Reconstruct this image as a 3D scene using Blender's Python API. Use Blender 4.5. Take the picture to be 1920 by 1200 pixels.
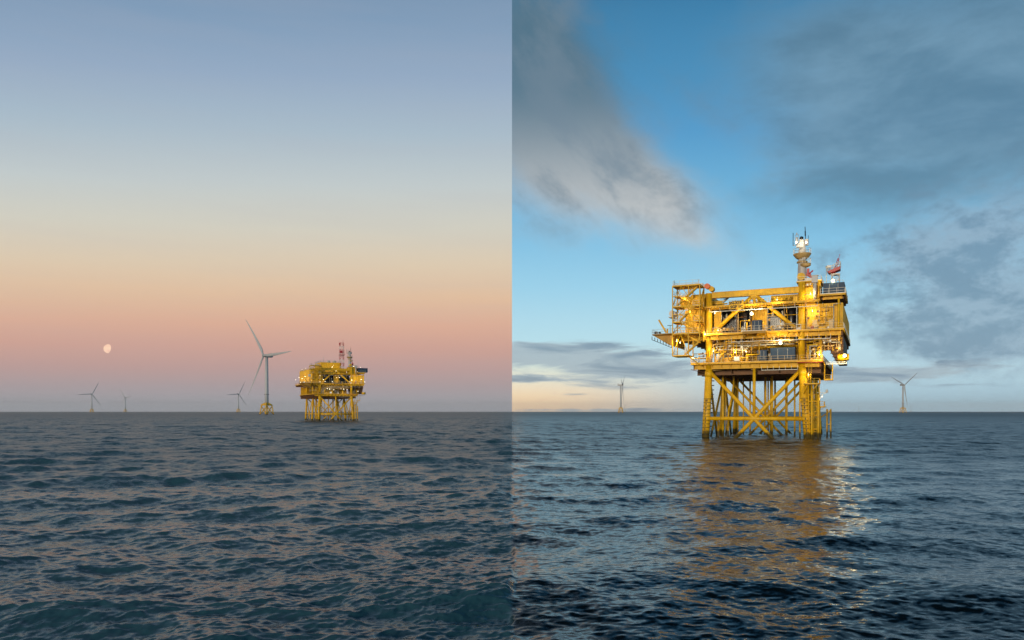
import bpy, math, random
import numpy as np
from mathutils import Vector, Matrix

random.seed(7)
rng = np.random.default_rng(11)
scene = bpy.context.scene
col = scene.collection
for o in list(bpy.data.objects):
    bpy.data.objects.remove(o)

# ------------------------------------------------------------------ camera
FPX = 1400.0          # focal length in photograph pixels (1920 wide)
HZ = 771.5            # row of the sea horizon
EYE = 6.0             # eye height above the water
cam = bpy.data.cameras.new('camera')
camera = bpy.data.objects.new('camera', cam)
col.objects.link(camera)
camera.location = (0, 0, EYE)
camera.rotation_euler = (math.radians(90), 0, 0)
cam.sensor_width = 36
cam.lens = 36 * FPX / 1920
cam.shift_y = (HZ - 600) / 1920
cam.clip_start = 0.5
cam.clip_end = 200000
scene.camera = camera

# ------------------------------------------------------------------ view
scene.view_settings.view_transform = 'Standard'
scene.view_settings.look = 'None'
scene.view_settings.gamma = 1
scene.view_settings.exposure = 0
scene.view_settings.use_curve_mapping = False
scene.cycles.max_bounces = 5; scene.cycles.diffuse_bounces = 2; scene.cycles.glossy_bounces = 3; scene.cycles.volume_bounces = 0; scene.cycles.transmission_bounces = 1

def lin(c):
    return tuple(((v / 255) / 12.92 if v / 255 <= .04045 else ((v / 255 + .055) / 1.055) ** 2.4) for v in c)

# ------------------------------------------------------------------ sky
world = bpy.data.worlds.new('World')
scene.world = world
world.use_nodes = True
WT = world.node_tree
WT.nodes.clear()
world.cycles.sampling_method = 'MANUAL'; world.cycles.sample_map_resolution = 128

class Expr:
    """small helper to write shader maths"""
    def __init__(s, tree): s.t = tree
    def _in(s, sock, v):
        if isinstance(v, (int, float)): sock.default_value = v
        elif isinstance(v, tuple): sock.default_value = v if len(v) == len(sock.default_value) else (*v, 1)
        else: s.t.links.new(v, sock)
    def m(s, op, a, b=0.0, c=0.0):
        n = s.t.nodes.new('ShaderNodeMath'); n.operation = op
        s._in(n.inputs[0], a); s._in(n.inputs[1], b); s._in(n.inputs[2], c)
        return n.outputs[0]
    def add(s, a, b): return s.m('ADD', a, b)
    def mul(s, a, b): return s.m('MULTIPLY', a, b)
    def sub(s, a, b): return s.m('SUBTRACT', a, b)
    def div(s, a, b): return s.m('DIVIDE', a, b)
    def step(s, v, a, b, lo=0.0, hi=1.0):
        n = s.t.nodes.new('ShaderNodeMapRange'); n.interpolation_type = 'SMOOTHSTEP'
        s._in(n.inputs[0], v); s._in(n.inputs[1], a); s._in(n.inputs[2], b); s._in(n.inputs[3], lo); s._in(n.inputs[4], hi)
        return n.outputs[0]
    def comb(s, x, y, z=0.0):
        n = s.t.nodes.new('ShaderNodeCombineXYZ')
        s._in(n.inputs[0], x); s._in(n.inputs[1], y); s._in(n.inputs[2], z)
        return n.outputs[0]
    def noise(s, vec, scale, detail=4.0, rough=.55, dist=0.0):
        n = s.t.nodes.new('ShaderNodeTexNoise')
        s._in(n.inputs['Vector'], vec)
        n.inputs['Scale'].default_value = scale; n.inputs['Detail'].default_value = detail
        n.inputs['Roughness'].default_value = rough; n.inputs['Distortion'].default_value = dist
        return n.outputs[0]
    def ramp(s, v, stops):
        n = s.t.nodes.new('ShaderNodeValToRGB'); cr = n.color_ramp
        stops = sorted(stops, key=lambda q: q[0])
        cr.elements[0].position, cr.elements[0].color = stops[0][0], (*stops[0][1], 1)
        cr.elements[1].position, cr.elements[1].color = stops[-1][0], (*stops[-1][1], 1)
        for p, c in stops[1:-1]:
            e = cr.elements.new(p); e.color = (*c, 1)
        s._in(n.inputs[0], v)
        return n.outputs[0]
    def mix(s, f, a, b):
        n = s.t.nodes.new('ShaderNodeMix'); n.data_type = 'RGBA'
        s._in(n.inputs[0], f); s._in(n.inputs[6], a); s._in(n.inputs[7], b)
        return n.outputs[2]

W = Expr(WT)
tc = WT.nodes.new('ShaderNodeTexCoord')
sep = WT.nodes.new('ShaderNodeSeparateXYZ')
WT.links.new(tc.outputs['Generated'], sep.inputs[0])
dx, dy, dz = sep.outputs
az = W.m('ARCTAN2', dx, dy)
hor = W.m('SQRT', W.add(W.mul(dx, dx), W.mul(dy, dy)))
el = W.m('ARCTAN2', dz, hor)
q = W.div(dz, W.m('SQRT', W.add(W.add(W.mul(dy, dy), W.mul(W.mul(dx, dx), .3)), .0001)))
qn = W.mul(q, 1.0)
def qv(v): return max(0.0, (HZ - v) / FPX)
# evening side: rose belt under clear blue
west = [(771, (168, 168, 176)), (750, (172, 168, 174)), (725, (178, 161, 163)), (690, (194, 160, 155)), (650, (211, 165, 150)),
        (610, (223, 176, 152)), (560, (227, 192, 161)), (500, (223, 204, 178)), (430, (212, 209, 195)), (350, (195, 204, 205)),
        (250, (170, 189, 203)), (150, (150, 172, 197)), (40, (129, 157, 186)), (-200, (106, 130, 158)), (-560, (74, 92, 108))]
left_sky = W.ramp(qn, [(qv(v), lin(c)) for v, c in west])
streak = W.noise(W.comb(W.mul(az, 1.2), W.mul(el, 14)), 2.0, 4, .6)
left_sky = W.mix(W.step(streak, .35, .75, 0, .10), left_sky, lin((178, 176, 186)))
# cloudy side: clear blue with warm light at one end of the horizon
cool = [(771, (178, 212, 228)), (740, (180, 214, 230)), (700, (188, 220, 233)), (650, (190, 226, 239)), (600, (178, 222, 239)), (540, (158, 212, 237)),
        (450, (133, 195, 229)), (350, (110, 177, 217)), (250, (88, 157, 204)), (150, (76, 145, 190)), (20, (64, 129, 172)), (-120, (38, 94, 136)), (-300, (15, 48, 76)), (-628, (7, 24, 40))]
warm = [(771, (276, 232, 182)), (745, (272, 238, 192)), (715, (248, 240, 214)), (680, (214, 233, 226)), (640, (188, 228, 240))] + cool[4:]
wf = W.step(az, math.atan(0 / FPX), math.atan(560 / FPX), 1, 0)
right_sky = W.mix(wf, W.ramp(qn, [(qv(v), lin(c)) for v, c in cool]), W.ramp(qn, [(qv(v), lin(c)) for v, c in warm]))
# clouds, as patches of the sky's own directions broken up by noise
pl = W.comb(W.div(dx, W.add(dz, .10)), W.div(dy, W.add(dz, .10)))
n1 = W.noise(pl, 1.3, 4, .55, .2)
n2 = W.noise(W.comb(W.mul(az, 5), W.mul(el, 11), 3.1), 1.3, 6, .62, .2)
n3 = W.noise(W.comb(W.mul(az, 7), W.mul(el, 45), 9.1), 1.3, 5, .6, .5)
azel = W.comb(az, el)
def blob(u, v, su, sv, ang, amp):
    k = (u - 960) / FPX
    a0 = math.atan(k); e0 = math.atan((HZ - v) / FPX * math.cos(a0))
    mp = WT.nodes.new('ShaderNodeMapping'); mp.vector_type = 'TEXTURE'
    WT.links.new(azel, mp.inputs['Vector'])
    mp.inputs['Location'].default_value = (a0, e0, 0); mp.inputs['Rotation'].default_value = (0, 0, math.radians(ang)); mp.inputs['Scale'].default_value = (su / FPX, sv / FPX, 1)
    dt = WT.nodes.new('ShaderNodeVectorMath'); dt.operation = 'DOT_PRODUCT'
    WT.links.new(mp.outputs[0], dt.inputs[0]); WT.links.new(mp.outputs[0], dt.inputs[1])
    return W.mul(W.m('POWER', math.exp(-1), dt.outputs['Value']), amp)
def total(items):
    t = None
    for it in items:
        b = blob(*it); t = b if t is None else W.add(t, b)
    return t
left_hi = total([(985, 130, 150, 230, 0, 1.0), (1120, 270, 250, 95, -44, 1.05), (1235, 370, 100, 50, -38, .55), (1050, 340, 130, 70, -30, .5), (1330, 455, 70, 26, -25, .30), (1330, 210, 130, 90, -30, .28), (1460, 330, 110, 60, 10, .22)])
right_hi = total([(1540, 110, 190, 120, -8, .75), (1800, 190, 290, 170, 5, 1.05), (1580, 270, 150, 60, 14, .35), (2300, 150, 330, 300, 0, .8)])
mid = total([(1660, 480, 170, 60, 12, .60), (1870, 430, 120, 90, 0, .50), (1840, 610, 150, 85, 0, .90), (1640, 590, 90, 18, -6, .35), (2300, 480, 300, 200, 0, .6)])
low = total([(1000, 660, 230, 24, -3, .95), (1180, 694, 240, 22, -4, .85), (990, 712, 170, 12, -3, .6), (1620, 702, 150, 15, -3, .85), (1030, 738, 60, 3, -1, .5),
             (1100, 769, 240, 4, 0, .9), (1780, 690, 120, 14, 3, .5)])
ca, sa = math.cos(math.radians(-40)), math.sin(math.radians(-40))
diag = W.comb(W.mul(W.add(W.mul(az, ca), W.mul(el, sa)), 4.0), W.mul(W.sub(W.mul(el, ca), W.mul(az, sa)), 7.0), 5.0)
n4 = W.noise(diag, 1.5, 7, .64, .25)
n5 = W.noise(W.comb(W.mul(az, 9), W.mul(el, 15), 1.7), 1.9, 7, .66, .15)
def gate(b): return W.step(b, .06, .30)
def dens(b, n, k, lo, hi): return W.mul(gate(b), W.step(W.add(b, W.mul(W.sub(n, .5), k)), lo, hi))
d_lh = dens(left_hi, W.add(W.mul(n4, .7), W.mul(n2, .3)), 2.0, .08, 1.25)
d_rh = dens(right_hi, W.add(W.mul(n1, .3), W.mul(n2, .7)), 1.9, .06, 1.30)
d_mid = dens(mid, W.add(W.mul(n5, .6), W.mul(n2, .4)), 2.6, .22, 1.0)
d_low = dens(low, n3, 2.6, .26, .78)
lh_col = W.mix(W.step(el, math.radians(12), math.radians(25)), lin((202, 202, 200)), lin((86, 116, 134)))
lh_col = W.mix(W.step(n4, .40, .62, 0, .70), lh_col, lin((116, 134, 148)))
rh_col = W.mix(W.step(W.add(W.mul(n2, .6), W.mul(n1, .4)), .38, .62), lin((122, 156, 178)), lin((94, 128, 150)))
mid_col = W.mix(W.step(n5, .40, .60), lin((150, 176, 196)), lin((116, 146, 170)))
low_col = W.mix(W.step(n3, .45, .70), lin((172, 190, 200)), lin((126, 150, 170)))
right_sky = W.mix(W.mul(d_rh, .80), right_sky, rh_col)
right_sky = W.mix(W.mul(d_lh, .92), right_sky, lh_col)
right_sky = W.mix(W.mul(d_mid, .82), right_sky, mid_col)
right_sky = W.mix(W.mul(d_low, .88), right_sky, low_col)
side = W.m('GREATER_THAN', dx, 0.0)
sky = W.mix(side, left_sky, right_sky)
bg = WT.nodes.new('ShaderNodeBackground')
WT.links.new(sky, bg.inputs[0]); bg.inputs[1].default_value = 1.0
out = WT.nodes.new('ShaderNodeOutputWorld')
WT.links.new(bg.outputs[0], out.inputs[0])

# ------------------------------------------------------------------ sun, low behind the camera
SUN_AZ, SUN_EL = math.radians(-154), math.radians(7)
sun_vec = Vector((math.sin(SUN_AZ) * math.cos(SUN_EL), math.cos(SUN_AZ) * math.cos(SUN_EL), math.sin(SUN_EL)))
sl = bpy.data.lights.new('sun', 'SUN')
sl.energy = 1.7; sl.angle = math.radians(10); sl.color = (1, .86, .64)
sun = bpy.data.objects.new('sun', sl); col.objects.link(sun)
sun.rotation_euler = sun_vec.to_track_quat('Z', 'Y').to_euler()

# ------------------------------------------------------------------ materials
MATS = {}
def mat(name, color, rough=.5, metal=0.0, vary=.0, scale=1.0, dirt=None, dirt_amt=0.0, coat=0.0, bump=0.0):
    m = bpy.data.materials.new(name); m.use_nodes = True
    t = m.node_tree; b = t.nodes['Principled BSDF']
    b.inputs['Roughness'].default_value = rough; b.inputs['Metallic'].default_value = metal
    e = Expr(t)
    tcn = t.nodes.new('ShaderNodeTexCoord').outputs['Object']
    c = e.mix(0.0, (*color, 1), (*color, 1))
    if vary:
        n = e.noise(tcn, scale, 5, .6)
        c = e.mix(e.step(n, .3, .7), (*[v * (1 - vary) for v in color], 1), (*[min(1, v * (1 + vary * .5)) for v in color], 1))
    if dirt:
        mp = t.nodes.new('ShaderNodeMapping'); mp.inputs['Scale'].default_value = (2.2, 2.2, .35)
        t.links.new(tcn, mp.inputs[0])
        n = e.noise(mp.outputs[0], 1.1, 6, .65)
        c = e.mix(e.step(n, .52, .72, 0, dirt_amt), c, (*dirt, 1))
    t.links.new(c, b.inputs['Base Color'])
    if bump:
        bn = t.nodes.new('ShaderNodeBump'); bn.inputs['Strength'].default_value = bump
        t.links.new(e.noise(tcn, scale * 4, 4), bn.inputs['Height']); t.links.new(bn.outputs[0], b.inputs['Normal'])
    MATS[name] = m
    return m
YEL = (.92, .51, .004)
mat('yellow_paint', YEL, .55, vary=.20, scale=.6, dirt=(.30, .12, .015), dirt_amt=.5)
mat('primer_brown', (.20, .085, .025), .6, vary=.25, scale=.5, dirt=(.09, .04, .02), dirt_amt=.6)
mat('deck_steel', (.52, .27, .02), .55, vary=.2, scale=.4, dirt=(.16, .07, .02), dirt_amt=.6)
mat('galvanised', (.52, .50, .44), .45, .3, vary=.15, scale=1.5)
mat('blue_steel', (.022, .062, .125), .6, vary=.15, scale=.8, dirt=(.10, .09, .07), dirt_amt=.25)
mat('black_steel', (.012, .012, .016), .22, vary=.3, scale=1)
mat('dark_rubber', (.03, .025, .02), .7)
mat('white_paint', (.72, .70, .66), .4, vary=.1, scale=.6, dirt=(.35, .22, .12), dirt_amt=.3)
mat('mast_grey', (.56, .54, .52), .5, vary=.12, scale=.7, dirt=(.25, .17, .1), dirt_amt=.3)
mat('red_paint', (.50, .03, .03), .45, vary=.15, scale=1)
mat('orange_paint', (.85, .16, .02), .45, vary=.1, scale=1)
mat('black_print', (.02, .015, .01), .6)
mat('turbine_white', (.50, .51, .52), .45, vary=.05, scale=.05)
mat('pipe_tan', (.56, .38, .16), .45, .1, vary=.2, scale=.8)
mat('growth', (.04, .035, .015), .8, vary=.4, scale=3, bump=.5)
# jacket paint: yellow, with weed and fouling in the splash zone
def splash_mat():
    m = mat('jacket_paint', YEL, .5, vary=.18, scale=.6, dirt=(.26, .10, .015), dirt_amt=.55)
    t = m.node_tree; e = Expr(t); b = t.nodes['Principled BSDF']
    old = b.inputs['Base Color'].links[0].from_socket
    g = t.nodes.new('ShaderNodeNewGeometry'); s = t.nodes.new('ShaderNodeSeparateXYZ')
    t.links.new(g.outputs['Position'], s.inputs[0])
    n = e.noise(g.outputs['Position'], 1.2, 5, .65)
    f = e.step(e.add(s.outputs[2], e.mul(e.sub(n, .5), 2.2)), .9, 1.7, .92, 0.0)
    t.links.new(e.mix(f, old, (.05, .045, .012, 1)), b.inputs['Base Color'])
splash_mat()
def emit(name, color, strength):
    m = bpy.data.materials.new(name); m.use_nodes = True
    t = m.node_tree; t.nodes.clear()
    e = t.nodes.new('ShaderNodeEmission'); e.inputs[0].default_value = (*color, 1); e.inputs[1].default_value = strength
    o = t.nodes.new('ShaderNodeOutputMaterial'); t.links.new(e.outputs[0], o.inputs[0])
    m.cycles.emission_sampling = 'NONE'
    MATS[name] = m
emit('lamp_glass', (1, .82, .42), 7)
emit('lamp_glass_white', (1, .88, .62), 6)

# ------------------------------------------------------------------ mesh helpers
class MB:
    def __init__(s): s.v = []; s.f = []; s.smooth = set()
    def box(s, x0, x1, y0, y1, z0, z1):
        b = len(s.v)
        s.v += [(x0, y0, z0), (x1, y0, z0), (x1, y1, z0), (x0, y1, z0), (x0, y0, z1), (x1, y0, z1), (x1, y1, z1), (x0, y1, z1)]
        s.f += [tuple(b + i for i in q) for q in ((0, 3, 2, 1), (4, 5, 6, 7), (0, 1, 5, 4), (1, 2, 6, 5), (2, 3, 7, 6), (3, 0, 4, 7))]
        return s
    def tube(s, p, q, r, n=8, r2=None, caps=True):
        p, q = Vector(p), Vector(q); d = q - p
        if d.length < 1e-6: return s
        d.normalize()
        a = d.orthogonal().normalized(); c = d.cross(a)
        r2 = r if r2 is None else r2
        b = len(s.v)
        for (o, rr) in ((p, r), (q, r2)):
            for i in range(n):
                t = 2 * math.pi * i / n
                s.v.append(tuple(o + (a * math.cos(t) + c * math.sin(t)) * rr))
        for i in range(n):
            j = (i + 1) % n
            s.smooth.add(len(s.f)) if n > 5 else None
            s.f.append((b + i, b + j, b + n + j, b + n + i))
        if caps:
            s.f.append(tuple(b + i for i in reversed(range(n)))); s.f.append(tuple(b + n + i for i in range(n)))
        return s
    def path(s, pts, r, n=6):
        for a, b in zip(pts, pts[1:]): s.tube(a, b, r, n)
        return s
    def bar(s, p, q, w, h):
        """rectangular bar from p to q, w sideways, h upwards"""
        p, q = Vector(p), Vector(q); d = (q - p)
        if d.length < 1e-6: return s
        d.normalize()
        up = Vector((0, 0, 1)) if abs(d.z) < .95 else Vector((0, 1, 0))
        side = d.cross(up).normalized(); up = side.cross(d).normalized()
        b = len(s.v)
        for o in (p, q):
            for (i, j) in ((-1, -1), (1, -1), (1, 1), (-1, 1)):
                s.v.append(tuple(o + side * (i * w / 2) + up * (j * h / 2)))
        s.f += [tuple(b + i for i in k) for k in ((3, 2, 1, 0), (4, 5, 6, 7), (0, 1, 5, 4), (1, 2, 6, 5), (2, 3, 7, 6), (3, 0, 4, 7))]
        return s
    def ibeam(s, p, q, w, h, t=.06):
        p, q = Vector(p), Vector(q)
        s.bar(p, q, t, h - 2 * t)
        for k in (-1, 1):
            o = Vector((0, 0, k * (h / 2 - t / 2)))
            s.bar(p + o, q + o, w, t)
        return s
    def lathe(s, prof, n=20, c=(0, 0, 0)):
        b = len(s.v)
        for (r, z) in prof:
            for i in range(n):
                t = 2 * math.pi * i / n
                s.v.append((c[0] + r * math.cos(t), c[1] + r * math.sin(t), c[2] + z))
        for k in range(len(prof) - 1):
            for i in range(n):
                j = (i + 1) % n
                s.smooth.add(len(s.f))
                s.f.append((b + k * n + i, b + k * n + j, b + (k + 1) * n + j, b + (k + 1) * n + i))
        s.f.append(tuple(b + i for i in reversed(range(n))))
        m = b + (len(prof) - 1) * n
        s.f.append(tuple(m + i for i in range(n)))
        return s
    def poly(s, pts, off):
        """flat polygon pts pushed along off into a slab"""
        b = len(s.v); n = len(pts); off = Vector(off)
        s.v += [tuple(p) for p in pts] + [tuple(Vector(p) + off) for p in pts]
        s.f.append(tuple(b + i for i in reversed(range(n)))); s.f.append(tuple(b + n + i for i in range(n)))
        for i in range(n):
            j = (i + 1) % n
            s.f.append((b + i, b + j, b + n + j, b + n + i))
        return s
    def rail(s, p, q, h=1.1, r=.04, step=1.4, mid=2):
        p, q = Vector(p), Vector(q); L = (q - p).length; n = max(1, round(L / step))
        for i in range(n + 1):
            o = p.lerp(q, i / n); s.tube(o, o + Vector((0, 0, h)), r, 4)
        for k in range(1, mid + 1):
            u = Vector((0, 0, h * k / mid)); s.tube(p + u, q + u, r * .9, 4)
        s.bar(p + Vector((0, 0, .06)), q + Vector((0, 0, .06)), .02, .14)
        return s
    def stair(s, p, q, w=.9):
        """flight from foot p to head q; treads run along the local depth"""
        p, q = Vector(p), Vector(q); d = q - p
        side = Vector((0, 0, 1)).cross(Vector((d.x, d.y, 0))).normalized()
        for k in (-1, 1):
            o = side * (k * w / 2)
            s.bar(p + o, q + o, .06, .28)
            for hh in (.55, 1.05):
                s.tube(p + o + Vector((0, 0, hh)), q + o + Vector((0, 0, hh)), .035, 4)
            for i in range(4):
                c = p.lerp(q, i / 3) + o
                s.tube(c, c + Vector((0, 0, 1.05)), .035, 4)
        n = max(3, int(abs(d.z) / .22))
        for i in range(1, n):
            c = p.lerp(q, i / n)
            s.bar(c - side * (w / 2), c + side * (w / 2), .24, .04)
        return s
    def ladder(s, p, q, w=.5, ax=(1, 0, 0), step=.35, r=.035):
        p, q, ax = Vector(p), Vector(q), Vector(ax)
        for k in (-1, 1): s.tube(p + ax * (k * w / 2), q + ax * (k * w / 2), r, 5)
        n = int((q - p).length / step)
        for i in range(n):
            c = p.lerp(q, (i + .5) / n)
            s.tube(c - ax * (w / 2), c + ax * (w / 2), r * .7, 4)
        return s
    def ribwall(s, p, q, z0, z1, out=(0, -1, 0), pitch=.55, depth=.10, thick=.12):
        """upright plate with folded ribs standing proud of it"""
        p, q, out = Vector(p), Vector(q), Vector(out); L = (q - p).length; d = (q - p) / L
        s.poly([p + Vector((0, 0, z0)), q + Vector((0, 0, z0)), q + Vector((0, 0, z1)), p + Vector((0, 0, z1))], -out * thick)
        n = int(L / pitch)
        for i in range(n):
            a = p + d * (L * (i + .25) / n); b = p + d * (L * (i + .75) / n)
            a2 = a + d * (.06) + out * depth; b2 = b - d * (.06) + out * depth
            base = [a, b, b2, a2]
            s.poly([v + Vector((0, 0, z0 + .05)) for v in base], (0, 0, z1 - z0 - .1))
        return s
    def lattice(s, p, q, w, w2, n, rc=.06, rb=.035):
        p, q = Vector(p), Vector(q); d = (q - p).normalized()
        a = d.orthogonal().normalized() if abs(d.z) < .9 else Vector((1, 0, 0)); c = d.cross(a).normalized(); a = c.cross(d)
        rings = []
        for i in range(n + 1):
            t = i / n; o = p.lerp(q, t); ww = (w + (w2 - w) * t) / 2
            rings.append([o + a * (k * ww) + c * (l * ww) for k, l in ((-1, -1), (1, -1), (1, 1), (-1, 1))])
        for i in range(n):
            for k in range(4):
                s.tube(rings[i][k], rings[i + 1][k], rc, 5)
                s.tube(rings[i][k], rings[i + 1][(k + 1) % 4] if i % 2 else rings[i + 1][k - 1], rb, 4)
                s.tube(rings[i + 1][k], rings[i + 1][(k + 1) % 4], rb, 4)
        return s
    def build(s, name, material, parent=None, loc=(0, 0, 0)):
        me = bpy.data.meshes.new(name)
        me.from_pydata(s.v, [], s.f)
        if s.smooth:
            fl = [i in s.smooth for i in range(len(s.f))]
            me.polygons.foreach_set('use_smooth', fl)
        me.materials.append(MATS[material]); me.update()
        o = bpy.data.objects.new(name, me); col.objects.link(o)
        o.location = loc
        if parent: o.parent = parent
        return o

def text_part(name, body, size, loc, rot, material, parent):
    cu = bpy.data.curves.new(name, 'FONT'); cu.body = body; cu.size = size; cu.extrude = .015; cu.offset = .03
    cu.align_x = 'CENTER'; cu.align_y = 'CENTER'
    t = bpy.data.objects.new(name, cu); col.objects.link(t)
    me = bpy.data.meshes.new_from_object(t.evaluated_get(bpy.context.evaluated_depsgraph_get()))
    bpy.data.objects.remove(t)
    me.materials.clear(); me.materials.append(MATS[material])
    o = bpy.data.objects.new(name, me); col.objects.link(o)
    o.parent = parent; o.location = loc; o.rotation_euler = rot
    return o

def empty(name, loc, rz=0.0):
    o = bpy.data.objects.new(name, None); col.objects.link(o)
    o.location = loc; o.rotation_euler = (0, 0, rz); o.empty_display_size = 2
    return o
def tag(o, label, cat, group=None):
    o['label'] = label; o['category'] = cat
    if group: o['group'] = group
    return o
def copy_tree(o, parent=None, skip=()):
    c = o.copy(); col.objects.link(c); c.parent = parent
    for ch in list(o.children):
        if ch in skip or ch.type == 'LIGHT' or (skip and ch.name.startswith(('conduit', 'floodlight'))): continue
        copy_tree(ch, c, skip)
    return c

# ------------------------------------------------------------------ the sea
NCOL = 961
fine = np.linspace(math.radians(-41), math.radians(41), NCOL)
rest = np.linspace(math.radians(41), math.radians(319), 61)[1:-1]
R_SPLIT = 70.0
th = np.arange(math.atan(EYE / R_SPLIT), .375, 4.9e-4)
R_near = np.concatenate([EYE / np.tan(th), np.geomspace(EYE / math.tan(th[-1]), 1.2, 15)[1:]])
R_near[0] = R_SPLIT
rf = [R_SPLIT]
while rf[-1] < 3000:
    r = rf[-1]; rf.append(r + (.42 * (r / 70) ** .7 if r < 700 else 2.1 * (r / 700) ** 1.25))
R_far = np.array(([24000., 17000., 12000., 9000., 7000., 5500., 4400., 3600.] + rf[:0:-1]) + [R_SPLIT])
def wave_set(n, l0, l1, peak, slope, spread, heading, seed):
    g = np.random.default_rng(seed)
    L = np.exp(np.linspace(math.log(l0), math.log(l1), n) + g.normal(0, .03, n))
    k = 2 * math.pi / L
    s = np.where(L > peak, (peak / L) ** 1.15, (L / peak) ** -.18)
    s = s / math.sqrt((s ** 2).sum() / 2) * slope
    ang = heading + g.normal(0, 1, n) * spread * np.where(L > peak * .6, .55, 1.15)
    return L, k, s / k, np.cos(ang), np.sin(ang), g.uniform(0, 2 * math.pi, n)
SETL = wave_set(210, .20, 34, 8.0, .30, .62, math.radians(-78), 5)
SETR = wave_set(190, .22, 26, 5.0, .20, 1.05, math.radians(-118), 9)

def displace(R, A):
    """grid of sea points R x A carried by both wave sets, each on its own side"""
    nr, na = len(R), len(A)
    dR = np.abs(np.gradient(R)); dA = A[1] - A[0]
    RR, AA = np.meshgrid(R, A, indexing='ij')
    X0 = (RR * np.sin(AA)).astype(np.float32); Y0 = (RR * np.cos(AA)).astype(np.float32)
    DX = np.zeros_like(X0); DY = np.zeros_like(X0); DZ = np.zeros_like(X0)
    wr = np.clip((X0 + .15) / .3, 0, 1); wr = wr * wr * (3 - 2 * wr)
    spacing = np.maximum(dR, R * dA * .7)
    # slow patches where the small ripples die away
    patch = (np.sin(X0 * .11 + 1.3 * np.sin(Y0 * .05)) + np.sin(Y0 * .083 + X0 * .031 + 2.0) + np.sin((X0 - Y0) * .047 + .7)) / 3
    patch_r = np.clip(.62 + .75 * patch, .12, 1.3)
    patch_l = np.clip(.92 + .3 * patch, .6, 1.2)
    for S, weight, pt, chop in ((SETL, 1 - wr, patch_l, .9), (SETR, wr, patch_r, .7)):
        idx = np.where(weight.max(axis=0) > 0)[0]
        lo, hi = idx[0], idx[-1] + 1
        for L, k, a, cx, cy, ph in zip(*S):
            att = np.clip((L / spacing - 1.8) / 1.4, 0, 1)
            rows = np.where(att > 0)[0]
            if len(rows) == 0: continue
            w_ = np.s_[rows[0]:rows[-1] + 1, (0 if L > 3.5 else lo):(len(A) if L > 3.5 else hi)]
            arg = X0[w_] * np.float32(cx * k) + Y0[w_] * np.float32(cy * k) + np.float32(ph)
            if L > 3.5 and S is SETR: continue
            wt = weight[w_] + (.62 * (1 - weight[w_]) if L > 3.5 else 0.0)      # both halves share the long swell
            amp = wt * (att[rows[0]:rows[-1] + 1, None] * a).astype(np.float32)
            if L < 3.0: amp = amp * pt[w_]
            sn = amp * np.sin(arg)
            DZ[w_] += amp * np.cos(arg)
            DX[w_] -= sn * np.float32(cx * chop)
            DY[w_] -= sn * np.float32(cy * chop)
    return np.stack([X0 + DX, Y0 + DY, DZ], axis=-1)
A_far = np.concatenate([fine[::2], rest]); A_near = np.concatenate([fine, rest])
Pn = displace(R_near, A_near); Pf = displace(R_far, A_far)
# the two grids share their seam row
nf2 = len(fine[::2])
Pf[-1, :nf2] = Pn[0, :NCOL:2]; Pf[-1, nf2:] = Pn[0, NCOL:]
Pn[0, 1:NCOL:2] = (Pn[0, 0:NCOL - 1:2] + Pn[0, 2:NCOL:2]) / 2
def quads(nr, na, base):
    ii, jj = np.meshgrid(np.arange(nr - 1), np.arange(na), indexing='ij')
    j2 = (jj + 1) % na
    return (np.stack([ii * na + jj, (ii + 1) * na + jj, (ii + 1) * na + j2, ii * na + j2], axis=-1) + base).reshape(-1, 4)
nbase = len(R_far) * len(A_far)
V = np.concatenate([Pf.reshape(-1, 3), Pn.reshape(-1, 3)])
Q = np.concatenate([quads(len(R_far), len(A_far), 0), quads(len(R_near), len(A_near), nbase)])
na = len(A_near)
cap = (nbase + np.arange((len(R_near) - 1) * na, len(R_near) * na))[::-1]
print('sea quads', len(Q))
me = bpy.data.meshes.new('sea')
me.vertices.add(len(V)); me.vertices.foreach_set('co', V.astype(np.float32).ravel())
nq = len(Q)
me.loops.add(nq * 4 + na)
me.loops.foreach_set('vertex_index', np.concatenate([Q.ravel(), cap]).astype(np.int32))
me.polygons.add(nq + 1)
me.polygons.foreach_set('loop_start', np.concatenate([np.arange(nq) * 4, [nq * 4]]).astype(np.int32))
me.update(calc_edges=True)
me.polygons.foreach_set('use_smooth', np.ones(nq + 1, dtype=bool))
if me.polygons[0].normal.z < 0: me.flip_normals()
sea = bpy.data.objects.new('sea', me); col.objects.link(sea)
sea['kind'] = 'structure'
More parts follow.
